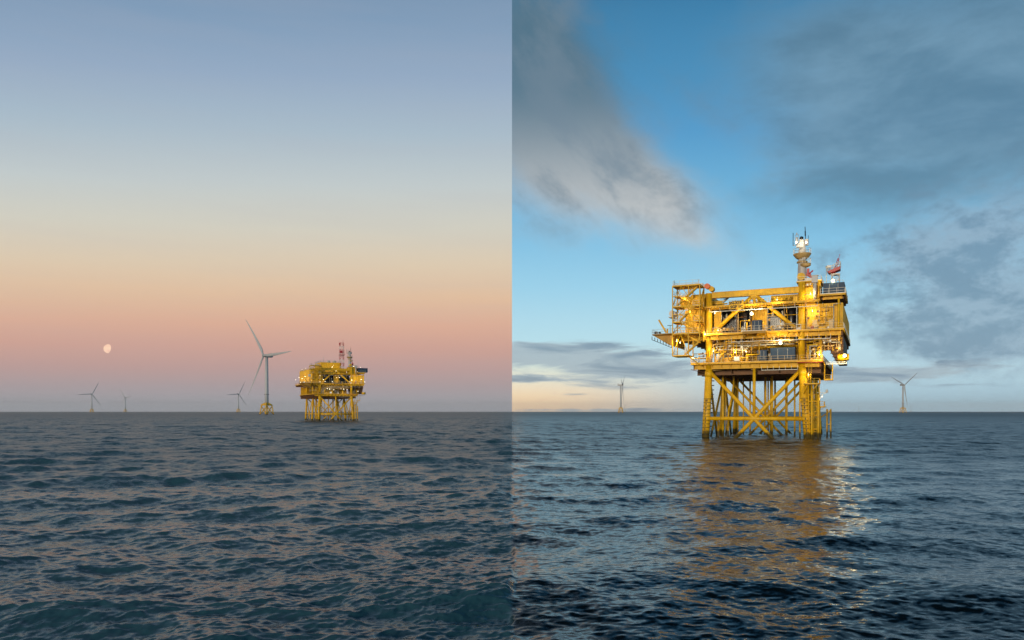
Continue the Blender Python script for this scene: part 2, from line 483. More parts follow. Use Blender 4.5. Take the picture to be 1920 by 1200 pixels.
def sea_material():
    m = bpy.data.materials.new('sea_water'); m.use_nodes = True
    t = m.node_tree; e = Expr(t); b = t.nodes['Principled BSDF']
    g = t.nodes.new('ShaderNodeNewGeometry').outputs['Position']
    s = t.nodes.new('ShaderNodeSeparateXYZ'); t.links.new(g, s.inputs[0])
    x, y, z = s.outputs
    dist = e.m('SQRT', e.add(e.mul(x, x), e.mul(y, y)))
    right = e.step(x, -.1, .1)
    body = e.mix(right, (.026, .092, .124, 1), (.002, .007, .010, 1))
    t.links.new(body, b.inputs['Base Color'])
    b.inputs['IOR'].default_value = 1.333
    t.links.new(e.add(.40, e.mul(right, .0)), b.inputs['Specular IOR Level'])
    rl = e.add(e.step(dist, 20, 120, .20, .34), e.step(dist, 200, 1500, 0.0, .08))
    rr = e.add(e.step(dist, 20, 160, .13, .26), e.step(dist, 200, 1500, 0.0, .12))
    t.links.new(e.add(rl, e.mul(right, e.sub(rr, rl))), b.inputs['Roughness'])
    vec = e.comb(e.mul(x, .7), y, 0.0)
    def slopes(scale, detail, rough, dist_=0.0):
        n = t.nodes.new('ShaderNodeTexNoise'); t.links.new(vec, n.inputs['Vector'])
        n.inputs['Scale'].default_value = scale; n.inputs['Detail'].default_value = detail; n.inputs['Roughness'].default_value = rough; n.inputs['Distortion'].default_value = dist_
        v = t.nodes.new('ShaderNodeVectorMath'); v.operation = 'SUBTRACT'; t.links.new(n.outputs['Color'], v.inputs[0]); v.inputs[1].default_value = (.5, .5, .5)
        return v.outputs[0]
    def vscale(v, k):
        n = t.nodes.new('ShaderNodeVectorMath'); n.operation = 'SCALE'; t.links.new(v, n.inputs[0]); e._in(n.inputs['Scale'], k); return n.outputs[0]
    def vadd(a, b_):
        n = t.nodes.new('ShaderNodeVectorMath'); n.operation = 'ADD'; t.links.new(a, n.inputs[0]); t.links.new(b_, n.inputs[1]); return n.outputs[0]
    amt = e.add(1.0, e.mul(right, -.25))
    v = vscale(slopes(2.6, 4, .65, .4), e.mul(amt, .95))
    v = vadd(v, vscale(slopes(.6, 2, .6), e.mul(e.mul(amt, e.step(dist, 40, 200)), .7)))
    v = vadd(v, vscale(slopes(.10, 3, .6), e.mul(e.mul(amt, e.step(dist, 500, 2500)), .4)))
    n = t.nodes.new('ShaderNodeVectorMath'); n.operation = 'MULTIPLY'; t.links.new(v, n.inputs[0]); n.inputs[1].default_value = (1, 1, 0)
    gn = t.nodes.new('ShaderNodeNewGeometry').outputs['Normal']
    nn = t.nodes.new('ShaderNodeVectorMath'); nn.operation = 'NORMALIZE'; t.links.new(vadd(gn, n.outputs[0]), nn.inputs[0])
    t.links.new(nn.outputs[0], b.inputs['Normal'])
    return m
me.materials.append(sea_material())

# ------------------------------------------------------------------ offshore platform
Z_C0, Z_C1 = 15.7, 17.15      # cellar deck
Z_M0, Z_M1 = 22.4, 23.75      # main deck
Z_U0, Z_U1 = 29.35, 30.0      # upper deck
Z_T = 33.25                   # top chord

def lamp(parent, loc, power, r=.26, white=False, aim=(0, .85, -.3), facing=(0, -1, 0), allround=0):
    """floodlight: housing, bright glass and its own light"""
    f = Vector(facing).normalized()
    h = MB().tube(Vector((0, 0, 0)) - f * .35, (0, 0, 0), r * .75, 10, r * 1.1).tube((0, 0, 0), (0, 0, .5), .04, 5).build('floodlight', 'galvanised', parent, loc)
    g = MB().lathe([(r * .25, -r), (r * .75, -r * .65), (r, 0), (r * .75, r * .65), (r * .25, r)], 12).build('lamp_glass', 'lamp_glass_white' if white else 'lamp_glass', h, tuple(f * .05))
    if power:
        L = bpy.data.lights.new('lamp_light', 'SPOT'); L.energy = power; L.color = (1, .80, .40) if not white else (1, .86, .60)
        L.spot_size = math.radians(165); L.spot_blend = .6
        L.shadow_soft_size = .3
        lo = bpy.data.objects.new('lamp_light', L); col.objects.link(lo); lo.parent = h; lo.location = f * (r + .35)
        lo.rotation_euler = (-Vector(aim)).to_track_quat('Z', 'Y').to_euler()
    if allround:
        L = bpy.data.lights.new('lamp_light', 'POINT'); L.energy = allround; L.color = (1, .84, .50); L.shadow_soft_size = .34
        lo = bpy.data.objects.new('lamp_light', L); col.objects.link(lo); lo.parent = h; lo.location = f * (r + .4)
    return h

def deck(name, root, x0, x1, y0, y1, z0, z1, step=4.0, material='deck_steel', under='primer_brown'):
    d = MB().box(x0 + .1, x1 - .1, y0 + .1, y1 - .1, z1 - .12, z1).build(name, material, root)
    m = MB(); h = z1 - z0 - .15; zc = z0 + h / 2
    for (p, q) in (((x0, y0), (x1, y0)), ((x0, y1), (x1, y1)), ((x0, y0 + .2), (x0, y1 - .2)), ((x1, y0 + .2), (x1, y1 - .2))):
        m.ibeam((*p, z1 - .18), (*q, z1 - .18), .2, .38, .05)
    m.build('edge_beam', 'yellow_paint', d)
    m = MB(); ins = 1.15
    m.ibeam((x0 + .6, y0 + ins, zc), (x1 - .6, y0 + ins, zc), .4, h)
    MB().ibeam((x0 + .6, y1 - ins, zc), (x1 - .6, y1 - ins, zc), .4, h).build('girder', 'yellow_paint', d)
    n = int((x1 - x0) / 2.1)
    for i in range(n + 1):
        x = x0 + .7 + (x1 - x0 - 1.4) * i / n
        m.poly([(x - .04, y0 + .12, z1 - .2), (x - .04, y0 + ins, z1 - .2), (x - .04, y0 + ins, z0 + .15), (x - .04, y0 + .12, z1 - .42)], (.08, 0, 0))
    m.build('girder', 'yellow_paint', d)
    m = MB()
    ny = int((y1 - y0) / step); nx = int((x1 - x0) / step)
    for i in range(1, ny):
        y = y0 + ins + .4 + (y1 - y0 - 2 * ins - .8) * (i - 1) / (ny - 2)
        m.ibeam((x0 + .3, y, zc - .02), (x1 - .3, y, zc - .02), .3, h - .05)
    for i in range(1, nx):
        x = x0 + (x1 - x0) * i / nx
        m.ibeam((x, y0 + ins + .3, zc + .12), (x, y1 - ins - .3, zc + .12), .24, h * .6)
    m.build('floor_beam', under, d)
    return d

def tray(root, p, q, drop=.75, step=2.2):
    """galvanised cable ladder hung from a deck edge"""
    p, q = Vector(p), Vector(q); m = MB()
    for o in (0, -.3): m.bar(p + Vector((0, o, -drop)), q + Vector((0, o, -drop)), .07, .11)
    n = int((q - p).length / step)
    for i in range(n + 1):
        c = p.lerp(q, i / n); m.bar(c + Vector((0, -.15, 0)), c + Vector((0, -.15, -drop)), .06, .06)
    return m.build('cable_ladder', 'galvanised', root)

def make_platform():
    root = empty('offshore_platform', (0, 0, 0))
    J = 'jacket_paint'
    rows = [(0, .6), (20, 20), (40, 39.4)]
    def legx(sd, z): return (0.65 * z / 15.7) if sd == 0 else 22 - 1.25 * z / 15.7
    def legy(r, z): return rows[r][0] + (rows[r][1] - rows[r][0]) * z / 15.7
    def lp(sd, r, z): return (legx(sd, z), legy(r, z), z)
    legs = {}
    for r in range(3):
        for sd in range(2):
            k_ = 1.0 if r == 0 else .74
            m = MB().tube(lp(sd, r, -4), lp(sd, r, Z_C0), .86 * k_, 20, .82 * k_)
            for zz in (4.38, 14.6): m.tube(lp(sd, r, zz - .6), lp(sd, r, zz + .6), .90 * k_, 20)
            legs[sd, r] = m.build('leg', J, root)
            # deck columns carry the legs on through the topside
            top = Z_T if sd == 0 else 34.3
            MB().tube(lp(sd, r, Z_C0 + .01), (legx(sd, 15.7), legy(r, 15.7), top if r == 0 else Z_U0), .74, 20).build('column', 'yellow_paint', root)
    # tide marks on the two front legs
    for sd in range(2):
        for k in range(11):
            z = .7 + k * .82; c = lp(sd, 0, z); n = 12; m = MB()
            for i in range(n):
                a0 = math.radians(-175 + 170 * i / n); a1 = math.radians(-175 + 170 * (i + 1) / n)
                m.bar((c[0] + .885 * math.cos(a0), c[1] + .885 * math.sin(a0), z), (c[0] + .885 * math.cos(a1), c[1] + .885 * math.sin(a1), z), .03, .11)
            m.build('tide_mark', 'black_print', legs[sd, 0])
        for k in range(10):
            z = 1.1 + k * .82; c = lp(sd, 0, z)
            text_part('tide_number', str(k + 1), .62, (c[0] - .1, c[1] - .90, z), (math.radians(90), 0, 0), 'black_print', legs[sd, 0])
    # anode brackets up the inner side of the near left leg
    for k in range(13):
        z = 1.5 + k * 1.05; c = lp(0, 0, z)
        MB().box(c[0] + .8, c[0] + 1.35, c[1] - .12, c[1] + .12, z - .11, z + .11).build('anode', 'dark_rubber', legs[0, 0])
    def brace(p, q, r): return MB().tube(p, q, r, 14).build('brace', J, root)
    for r in range(3):
        k = 1.0 if r == 0 else .72
        brace((.9, legy(r, 4.38), 4.38), (21.0, legy(r, 4.38), 4.38), .45 * k)
        for sgn in (0, 1):
            def fx(x): return x if sgn == 0 else 21.4 - x
            s0 = Vector((fx(1.2), legy(r, 14.8) + (.12 if sgn else -.12) * 0, 14.8)); c0 = Vector((10.7, legy(r, 4.38), 4.38))
            e0 = c0 + (c0 - s0) * .78
            brace(s0, e0, .42 * k)
        brace((10.7, legy(r, 4.38), 4.6), (10.7, legy(r, 15.7), Z_C0), .34 * k)
    for sd in range(2):
        for r in range(2):
            ya, yb = legy(r, 4.38), legy(r + 1, 4.38)
            brace((legx(sd, 4.38), ya + .8, 4.38), (legx(sd, 4.38), yb - .8, 4.38), .28)
            for sgn in (0, 1):
                y0_, y1_ = (legy(r, 14.8) + .6, legy(r + 1, 14.8) - .6)
                ys = y0_ if sgn == 0 else y1_
                s0 = Vector((legx(sd, 14.8), ys, 14.8)); c0 = Vector((legx(sd, 4.38), (ya + yb) / 2, 4.38))
                brace(s0, c0 + (c0 - s0) * .75, .27)
    for (x, y, r) in ((2.5, 8, .3), (3.4, 24, .26), (4.3, 27, .24), (5.4, 31, .3), (10.2, 29, .26), (11.4, 24, .26), (12.6, 17, .34),
                      (15.2, 25, .28), (17.4, 21, .28), (19.6, 9, .26), (8.6, 35, .26), (1.6, 17, .2), (14.0, 34, .24)):
        MB().tube((x, y, -4), (x, y, Z_C0), r * .72, 10).build('riser_pipe', J, root)
    # curved cable tubes bending off to the left of the second leg
    MB().path([(2.9, 12.5, -4), (2.9, 12.5, 4), (3.0, 12.5, 6), (3.7, 12.5, 9), (4.2, 12.5, 12.5), (4.3, 12.5, Z_C0)], .22, 10).build('riser_pipe', J, root)
    MB().path([(1.2, 9, -4), (1.2, 9, 3.6), (.4, 9, 4.3)], .26, 10).build('riser_pipe', J, root)

    # ---- decks
    deck('cellar_deck', root, -3.2, 24.9, -.9, 45, Z_C0, Z_C1)
    for k in range(9):
        y = 3.5 + k * 5
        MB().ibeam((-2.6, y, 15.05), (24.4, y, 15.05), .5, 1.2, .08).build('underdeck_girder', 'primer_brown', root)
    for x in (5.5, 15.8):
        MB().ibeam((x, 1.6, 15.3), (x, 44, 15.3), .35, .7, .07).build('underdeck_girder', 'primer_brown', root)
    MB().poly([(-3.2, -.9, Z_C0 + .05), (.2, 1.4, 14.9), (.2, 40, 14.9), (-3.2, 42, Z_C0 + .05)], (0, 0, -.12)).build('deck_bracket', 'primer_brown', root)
    deck('main_deck', root, -6.3, 29.2, -1.0, 44, Z_M0, Z_M1)
    deck('upper_deck', root, -3.6, 24.2, -1.1, 44, Z_U0, Z_U1)
    deck('container_deck', root, 24.45, 29.5, -1.3, 14, 30.1, 31.15, 3)
    # bracing seen under the cellar deck
    for (a, b) in (((1.5, 1, 15.5), (9, 12, 15.5)), ((10, 1, 15.5), (18, 16, 15.5)), ((20, 4, 15.5), (12, 18, 15.5)), ((3, 20, 15.5), (18, 30, 15.5))):
        MB().tube(a, b, .12, 8).build('deck_brace', 'pipe_tan', root)
    # landing balcony in the middle of the main deck
    m = MB().box(8.7, 13.6, -3.4, -1.25, Z_M1 - .14, Z_M1 - .02)
    m.ibeam((8.7, -3.4, Z_M1 - .35), (13.6, -3.4, Z_M1 - .35), .25, .4)
    for x in (8.8, 13.5): m.tube((x, -3.3, Z_M1 - .4), (x, -1.2, Z_M0 - .2), .12, 6)
    m.build('balcony', 'deck_steel', root)
    MB().rail((8.7, -3.4, Z_M1), (13.6, -3.4, Z_M1)).rail((8.7, -3.4, Z_M1), (8.7, -1.2, Z_M1)).rail((13.6, -3.4, Z_M1), (13.6, -1.2, Z_M1)).build('railing', 'galvanised', root)

    # ---- top chord and the great diagonals of the front truss
    MB().box(1.4, 20.2, .1, 1.1, 32.15, Z_T).box(1.4, 20.2, -.05, 1.25, Z_T, Z_T + .12).box(1.4, 20.2, -.05, 1.25, 32.02, 32.14).build('top_beam', 'yellow_paint', root)
    MB().tube((1.1, .5, 23.6), (10.5, .6, 32.2), .43, 14).build('truss_diagonal', 'yellow_paint', root)
    MB().tube((20.2, .5, 23.6), (10.9, .6, 32.2), .43, 14).build('truss_diagonal', 'yellow_paint', root)
    MB().tube((10.7, .75, Z_U1), (10.7, .75, 32.1), .34, 12).build('truss_post', 'yellow_paint', root)
    MB().box(10.0, 11.4, .15, 1.0, 31.5, 32.12).build('gusset', 'yellow_paint', root)
    # top beam running back over the left side
    MB().box(-3.4, .1, 0, 1.0, 32.2, 33.1).box(-.1, .9, 1.4, 40, 32.2, 33.0).build('side_beam', 'yellow_paint', root)

    # ---- walls
    Y = 'yellow_paint'
    MB().ribwall((21.6, .25, 0), (28.9, .25, 0), Z_M1, Z_U0 - .02, (0, -1, 0), .8, .12).build('wall', Y, root)
    MB().ribwall((28.9, .4, 0), (28.9, 43.5, 0), Z_M1, Z_U0 - .02, (1, 0, 0), .8, .10).build('wall', Y, root)
    MB().ribwall((21.6, 1.0, 0), (24.3, 1.0, 0), Z_U1, 34.4, (0, -1, 0), 1.3, .05).build('wall', Y, root)
    MB().box(19.9, 24.4, 1.2, 9, Z_U1 + .01, 34.2).box(19.6, 24.7, .4, 9.3, 34.3, 34.55).build('mast_house', Y, root)
    MB().ribwall((13.4, 8.0, 0), (19.5, 8.0, 0), Z_U1, 32.9, (0, -1, 0), .5, .1).box(13.4, 19.5, 8.2, 16, Z_U1 + .01, 32.9).build('cooler_house', Y, root)
    MB().ribwall((-3.4, 2.0, 0), (-.3, 2.0, 0), Z_M1, 32.9, (0, -1, 0), .7, .1).build('wall', Y, root)
    MB().ribwall((-3.4, 43, 0), (-3.4, 2.1, 0), Z_M1, 32.9, (-1, 0, 0), .9, .12).build('wall', Y, root)
    MB().box(-3.2, -.3, 2.4, 43, 32.3, 32.6).build('roof', Y, root)
    MB().ribwall((.8, 9.5, 0), (21.2, 9.5, 0), Z_M1, Z_U0 - .02, (0, -1, 0), .6, .1).build('wall', Y, root)
    MB().ribwall((9.7, 3.2, 0), (13.2, 3.2, 0), Z_M1, Z_U0 - .02, (0, -1, 0), .5, .1).build('wall', Y, root)
    MB().ribwall((1.4, 2.6, 0), (3.1, 2.6, 0), Z_M1, Z_U0 - .02, (0, -1, 0), .5, .1).build('wall', Y, root)
    MB().ribwall((21.6, 41.6, 0), (-3, 41.6, 0), Z_C1, Z_M0 - .1, (0, 1, 0), .9, .1).build('wall', Y, root)
    MB().ribwall((2.5, 13.5, 0), (21.0, 13.5, 0), Z_C1, Z_M0 - .1, (0, -1, 0), .9, .1).build('wall', Y, root)
    # diagonal stiffeners on the right hand wall
    for (a, b) in (((22.2, .02, 24.4), (25.2, .02, 28.6)), ((25.4, .02, 24.2), (25.4, .02, 29.0)), ((27.4, .02, 24.2), (27.4, .02, 29.0))):
        MB().bar(a, b, .2, .1).build('stiffener', Y, root)
    MB().tube((28.2, -.8, Z_M1), (28.2, -.8, 30.2), .22, 10).build('post', Y, root)
    MB().tube((27.2, -.9, Z_M1), (27.2, -.9, 29.0), .10, 8).tube((27.2, -.9, 28.9), (28.6, -.9, 29.1), .10, 8).build('pipe', 'galvanised', root)

    # ---- transformers in the dark bays
    for (xa, xb) in ((3.2, 9.6), (13.4, 19.6)):
        # louvred bay walls and ceiling, black colour standing in for the recess's shade
        b = MB().box(xa, xb, 6.0, 6.3, Z_M1 + .02, Z_U0 - .05).box(xa - .02, xa + .12, 1.9, 6, Z_M1 + .02, Z_U0 - .05).box(xb - .12, xb + .02, 1.9, 6, Z_M1 + .02, Z_U0 - .05).box(xa + .12, xb - .12, 1.9, 6, Z_U0 - .3, Z_U0 - .06)
        for i in range(12):
            x = xa + (xb - xa) * (i + .5) / 12
            b.box(x - .06, x + .06, 5.7, 6.0, Z_M1 + .1, Z_U0 - .35)
        b.build('transformer_bay', 'black_steel', root)
        t = MB().box(xa + .5, xb - 2.5, 3.0, 5.4, Z_M1 + .3, 27.4).box(xa + .4, xb - 2.4, 2.9, 5.5, 27.4, 27.6)
        tk = t.build('transformer', 'black_steel', root)
        for i in range(9):
            MB().box(xa + .55 + i * .38, xa + .67 + i * .38, 2.1, 2.95, Z_M1 + .6, 27.0).build('radiator_fin', 'black_steel', tk)
        MB().tube((xa + .6, 4.2, 28.4), (xb - 2.6, 4.2, 28.4), .42, 16).build('conservator', 'black_steel', tk)
        for i in range(3):
            x = xa + 1.1 + i * 1.0
            MB().lathe([(.16, 0), (.3, .1), (.14, .2), (.3, .3), (.14, .4), (.28, .5), (.12, .6), (.25, .7), (.1, 1.0)], 10, (x, 2.6, 27.6)).build('bushing', 'galvanised', tk)
        MB().lathe([(1.0, 0), (1.05, .2), (1.05, 4.6), (.9, 4.95), (.3, 5.1)], 24, (xb - 1.3, 3.2, Z_M1 + .1)).build('reactor_tank', 'black_steel', root)
        MB().tube((xb - 2.6, 1.6, Z_M1), (xb - 2.6, 1.6, 29), .12, 8).build('pipe', 'pipe_tan', root)
    # ---- upper walkway fittings
    MB().rail((1.4, -1.1, Z_U1), (19.5, -1.1, Z_U1), 1.1).build('railing', Y, root)
    MB().rail((20, -1.1, Z_U1), (24.2, -1.1, Z_U1), 1.1).build('railing', Y, root)
    MB().rail((2, 43, Z_U1), (22, 43, Z_U1), 1.1).build('railing', Y, root)
    MB().rail((24.6, -1.35, 31.16), (29.4, -1.35, 31.16), 1.15).build('railing', 'galvanised', root)
    MB().rail((29.5, -1.3, 31.16), (29.5, 13.5, 31.16), 1.15).build('railing', 'galvanised', root)
    MB().rail((-6.2, -1.0, Z_M1), (8.6, -1.0, Z_M1), 1.15).build('railing', 'pipe_tan', root)
    MB().rail((13.8, -1.0, Z_M1), (29.1, -1.0, Z_M1), 1.15).build('railing', 'pipe_tan', root)
    MB().rail((29.2, -1.0, Z_M1), (29.2, 43.5, Z_M1), 1.15).build('railing', 'galvanised', root)
    MB().rail((-6.3, 2.0, Z_M1), (-6.3, 43.5, Z_M1), 1.15).build('railing', Y, root)
    MB().rail((-3.1, -.9, Z_C1), (20, -.9, Z_C1), 1.1).build('railing', 'pipe_tan', root)
    MB().rail((20.4, -.9, Z_C1), (24.8, -.9, Z_C1), 1.1).build('railing', 'pipe_tan', root)
    MB().rail((-3.2, -.9, Z_C1), (-3.2, 41.5, Z_C1), 1.1).build('railing', Y, root)
    MB().rail((24.9, -.9, Z_C1), (24.9, 41.5, Z_C1), 1.1).build('railing', Y, root)
    MB().rail((19.7, .5, 34.56), (24.6, .5, 34.56), 1.0).rail((24.6, .5, 34.56), (24.6, 9.2, 34.56), 1.0).build('railing', 'galvanised', root)
    MB().rail((-3.3, 2.1, 32.9), (-3.3, 43, 32.9), 1.0).build('railing', Y, root)
    tray(root, (1.2, -1.35, Z_U0 + .1), (24, -1.35, Z_U0 + .1), .75)
    tray(root, (6.0, -1.2, Z_M0 + .2), (26.6, -1.2, Z_M0 + .2), .95)
    tray(root, (12.5, -1.1, Z_C0 + .3), (20, -1.1, Z_C0 + .3), .85, 1.2)
    m = MB()
    for x in np.arange(1.6, 20, .62): m.box(x - .09, x + .09, -1.32, -1.2, Z_U0 + .22, Z_U0 + .46)
    m.build('cable_clamp', 'deck_steel', root)

    # ---- name board hung on the upper walkway
    bd = MB().box(5.5, 8.7, -1.62, -1.55, 29.05, 30.75).build('name_board', Y, root)
    text_part('lettering', 'SN-X1F', .86, (6.9, -1.64, 30.36), (math.radians(90), 0, 0), 'black_print', bd)
    text_part('lettering', 'SGP 1C', .86, (7.2, -1.64, 29.48), (math.radians(90), 0, 0), 'black_print', bd)

    # ---- pipework and equipment between cellar and main deck
    for (x0, x1, y, z, r, mt) in ((1.8, 20.0, -.3, 21.35, .12, 'pipe_tan'), (3.2, 19.2, .3, 20.9, .16, 'galvanised'), (1.6, 9.5, -.2, 20.1, .10, 'galvanised'), (4, 20.5, 1.4, 21.7, .2, Y),
                                  (2.0, 21, 2.5, 20.6, .22, Y), (6, 20, 3.5, 21.5, .15, 'pipe_tan'), (1.5, 12, .9, 19.4, .09, 'pipe_tan')):
        m = MB().tube((x0, y, z), (x1, y, z), r, 8)
        for k in range(int((x1 - x0) / 2.6)):
            x = x0 + 1.0 + k * 2.6; m.tube((x, y, z - .05), (x, y, Z_M0 + .02), .05, 5)
            m.tube((x - .08, y, z), (x + .08, y, z), r * 1.5, 8)
        m.path([(x0, y, z), (x0, y, z - .9), (x0 - .3, y, z - 1.1), (x0 - .3, y, Z_C1)], r, 8)
        m.build('pipe', mt, root)
    R_ = random.Random(3)
    for i in range(34):
        x = R_.uniform(.9, 20.3); y = R_.uniform(1.2, 11); w = R_.uniform(.5, 1.6); h = R_.uniform(.7, 2.6)
        if 10.6 < x + w and x < 19.8 and y < 4: continue
        mt = R_.choice([Y, Y, 'galvanised', 'white_paint', 'deck_steel', 'black_steel'])
        m = MB()
        if R_.random() < .45:
            m.lathe([(w * .45, 0), (w * .5, .1), (w * .5, h * .8), (w * .3, h)], 14, (x, y, Z_C1)); m.tube((x, y, Z_C1 + h), (x, y, 21.8), .07, 6)
            m.build('tank', mt, root)
        else:
            m.box(x, x + w, y, y + .9, Z_C1 + .01, Z_C1 + h)
            for k in range(3): m.box(x + .05, x + w - .05, y - .04, y, Z_C1 + h * (.2 + .25 * k), Z_C1 + h * (.3 + .25 * k))
            m.tube((x + w / 2, y + .4, Z_C1 + h), (x + w / 2, y + .4, 21.9), .06, 6)
            m.build('equipment_cabinet', mt, root)
    # right hand end: manifolds, brackets and hanging supports
    for i in range(16):
        x = R_.uniform(21.6, 24.6); y = R_.uniform(-.4, 6); h = R_.uniform(.8, 3.0)
        m = MB().tube((x, y, Z_C1), (x, y, Z_C1 + h), .14, 8).tube((x, y, Z_C1 + h), (x + R_.uniform(-1, 1), y, Z_C1 + h), .12, 8)
        m.tube((x, y, Z_C1 + h * .6), (x, y - .5, Z_C1 + h * .6), .2, 10)
        m.build('valve', R_.choice([Y, 'pipe_tan', 'galvanised']), root)
    m = MB()
    for i in range(22):
        x = R_.uniform(22, 28.5); y = R_.uniform(0, 16); L_ = R_.uniform(.8, 2.6)
        m.bar((x, y, Z_M0 + .05), (x, y, Z_M0 - L_), .08, .08); m.bar((x, y, Z_M0 - L_), (x + R_.uniform(-1.5, 1.5), y, Z_M0 - L_), .08, .08)
    m.build('pipe_support', 'pipe_tan', root)
    m = MB()
    for k, y in enumerate((1.5, 4, 7, 10, 14, 18)):
        m.tube((25.2, y, Z_M0 - .6 - .25 * (k % 3)), (28.8, y, Z_M0 - .6 - .25 * (k % 3)), .14, 6)
        m.tube((26 + .4 * (k % 4), y, Z_M0 - .6), (26 + .4 * (k % 4), y, Z_M0 - 3.0), .1, 6)
    m.build('pipe', 'deck_steel', root)
    m = MB()
    for k in range(7):
        z = Z_M0 - .1 - k * .72
        m.box(25.2 + .32 * k, 28.9, 2.2 + .5 * k, 30, z - .60, z)
        m.ibeam((25.0 + .32 * k, 2.0 + .5 * k, z - .66), (29.0, 2.0 + .5 * k, z - .66), .3, .14, .03)
    m.build('oil_sump', 'primer_brown', root)
    MB().tube((27.9, 1.6, 17.7), (30.1, 1.6, 17.7), .75, 18).build('sump_vessel', 'yellow_paint', root)
    MB().rail((25.6, 1.0, 16.2), (29.6, 1.0, 16.2), .5, .05).build('railing', 'galvanised', root)
    # hanging access cage at the right
    m = MB()
    for (x, y) in ((25.2, 2), (26.8, 2), (25.2, 4), (26.8, 4)): m.tube((x, y, 12.9), (x, y, 16.6), .07, 5)
    m.box(25.1, 26.9, 1.9, 4.1, 12.8, 12.95); m.rail((25.2, 1.9, 13), (26.8, 1.9, 13), 1.0)
    m.build('access_cage', Y, root)
    MB().tube((19.9, -1.15, Z_C1 - .55), (25.0, -1.15, Z_C1 - .5), .09, 8).build('fire_main', 'red_paint', root)
    # small white sign board on the cellar railing
    MB().box(6.6, 7.7, -1.05, -.97, Z_C1 + .25, Z_C1 + 1.2).build('sign_board', 'white_paint', root)
    # yellow work tables and boxes along main deck front
    for (x, w, h, mt) in ((8.0, .9, 1.1, 'white_paint'), (14.4, .5, 1.2, Y), (19.6, 1.0, 1.3, 'white_paint'), (22.6, .6, .8, 'red_paint'), (24.2, 1.4, 1.2, Y), (2.1, .7, .9, Y)):
        m = MB().box(x, x + w, -.6, .0, Z_M1 + h - .15, Z_M1 + h)
        for dx_ in (.05, w - .05): m.tube((x + dx_, -.3, Z_M1), (x + dx_, -.3, Z_M1 + h - .1), .06, 6)
        m.box(x + .1, x + w - .1, -.5, -.1, Z_M1 + .1, Z_M1 + h * .55)
        m.build('deck_locker', mt, root)
    for x in (2.9, 9.3, 12.9): MB().tube((x, -.7, Z_M1), (x, -.7, Z_M1 + 2.2), .08, 6).build('post', Y, root)
    # upper deck bits
    MB().rail((3.0, 6, Z_U1), (9, 6, Z_U1), 1.3).build('railing', 'galvanised', root)
    for (x, y, w, h) in ((2.1, 2, 1.2, 1.5), (3.8, 5, 1.6, .9), (11.2, 1.8, 1.3, 1.3), (5.6, 9, 2.2, .6), (19.0, .2, .8, 1.2)):
        m = MB().box(x, x + w, y, y + 1, Z_U1 + .01, Z_U1 + h).box(x - .1, x + w + .1, y - .1, y + 1.1, Z_U1 + h, Z_U1 + h + .08)
        m.build('equipment_cabinet', Y, root)
    # exhaust stack
    m = MB().tube((23.4, -.1, Z_U1), (23.4, -.1, 33.9), .36, 14); m.box(22.8, 24.0, -.7, .5, 33.9, 35.4).box(22.7, 24.1, -.8, .6, 35.4, 35.5)
    m.build('exhaust_stack', 'mast_grey', root)

    # ---- dense small pipework, conduits and brackets along the front
    C_ = random.Random(21)
    def conduit(x0, x1, y0, y1, z0, z1, n, rmin=.05, rmax=.11):
        for i in range(n):
            x, y, z = C_.uniform(x0, x1), C_.uniform(y0, y1), C_.uniform(z0, z1)
            if 10.5 < x < 20 and z < 21 and z0 < 18: z = C_.uniform(20.6, z1)
            r = C_.uniform(rmin, rmax); L_ = C_.uniform(.8, 3.2) * C_.choice((-1, 1))
            xe = min(max(x + L_, x0), x1); zz = z1 if 10.5 < xe < 20 and z0 < 18 else C_.choice((z0, z1, z0 + (z1 - z0) * C_.random()))
            m = MB().path([(x, y, z), (xe, y, z), (xe, y, zz)], r, 6)
            m.tube((x, y - .02, z), (x, y + .5, z), r * .9, 5)
            if C_.random() < .5: m.box(x - .18, x + .18, y - .15, y + .15, z - .2, z + .22)
            m.build('conduit', C_.choice(['yellow_paint', 'yellow_paint', 'pipe_tan', 'galvanised', 'deck_steel', 'primer_brown']), root)
    conduit(1.6, 20.0, -.7, .4, Z_C1 + .6, Z_M0 - .2, 46)
    conduit(21.4, 24.7, -.7, 2.5, Z_C1 + .2, Z_M0 - .2, 34, .06, .14)
    conduit(22.0, 28.6, -.6, 5, Z_M0 - 3.2, Z_M0 - .1, 26)
    conduit(21.8, 28.8, -.25, .05, Z_M1 + .2, Z_U0 - .2, 14, .04, .09)
    conduit(1.8, 20.0, -.6, .2, Z_M1 + .2, Z_M1 + 1.8, 16, .04, .08)
    conduit(1.4, 19.6, -.5, 1.2, Z_U1 + .1, Z_U1 + 1.1, 18, .05, .1)
    conduit(20.2, 24.2, -.4, .8, Z_U1 + .1, 34.2, 12, .04, .09)
    conduit(-2.8, 1.0, -.6, .4, Z_C1 + .2, Z_C1 + 2.6, 12, .05, .1)
    conduit(3.0, 20.0, 1.7, 2.0, Z_M1 + .2, Z_U0 - .4, 10, .05, .09)
    for x in (3.4, 6.0, 14.5, 17.6):
        MB().bar((x, -.9, Z_U0 - .05), (x, .6, Z_U0 - 1.5), .12, .14).build('knee_brace', Y, root)
    for x in (3.2, 6.2, 15.0, 18.2, 22.8, 25.6, 28.2):
        MB().bar((x, -.9, Z_M0 + .1), (x, .4, Z_M0 - 1.3), .12, .14).build('knee_brace', Y, root)
    for x in (22.9, 26.2):
        dr = MB().box(x, x + .95, -.02, .1, Z_M1 + .05, Z_M1 + 2.15).build('door', 'pipe_tan', root)
        MB().box(x + .75, x + .83, -.08, -.02, Z_M1 + 1.0, Z_M1 + 1.15).build('handle', 'black_steel', dr)
    MB().ladder((24.9, -.1, Z_M1), (24.9, -.1, Z_U0), .5).build('ladder', Y, root)
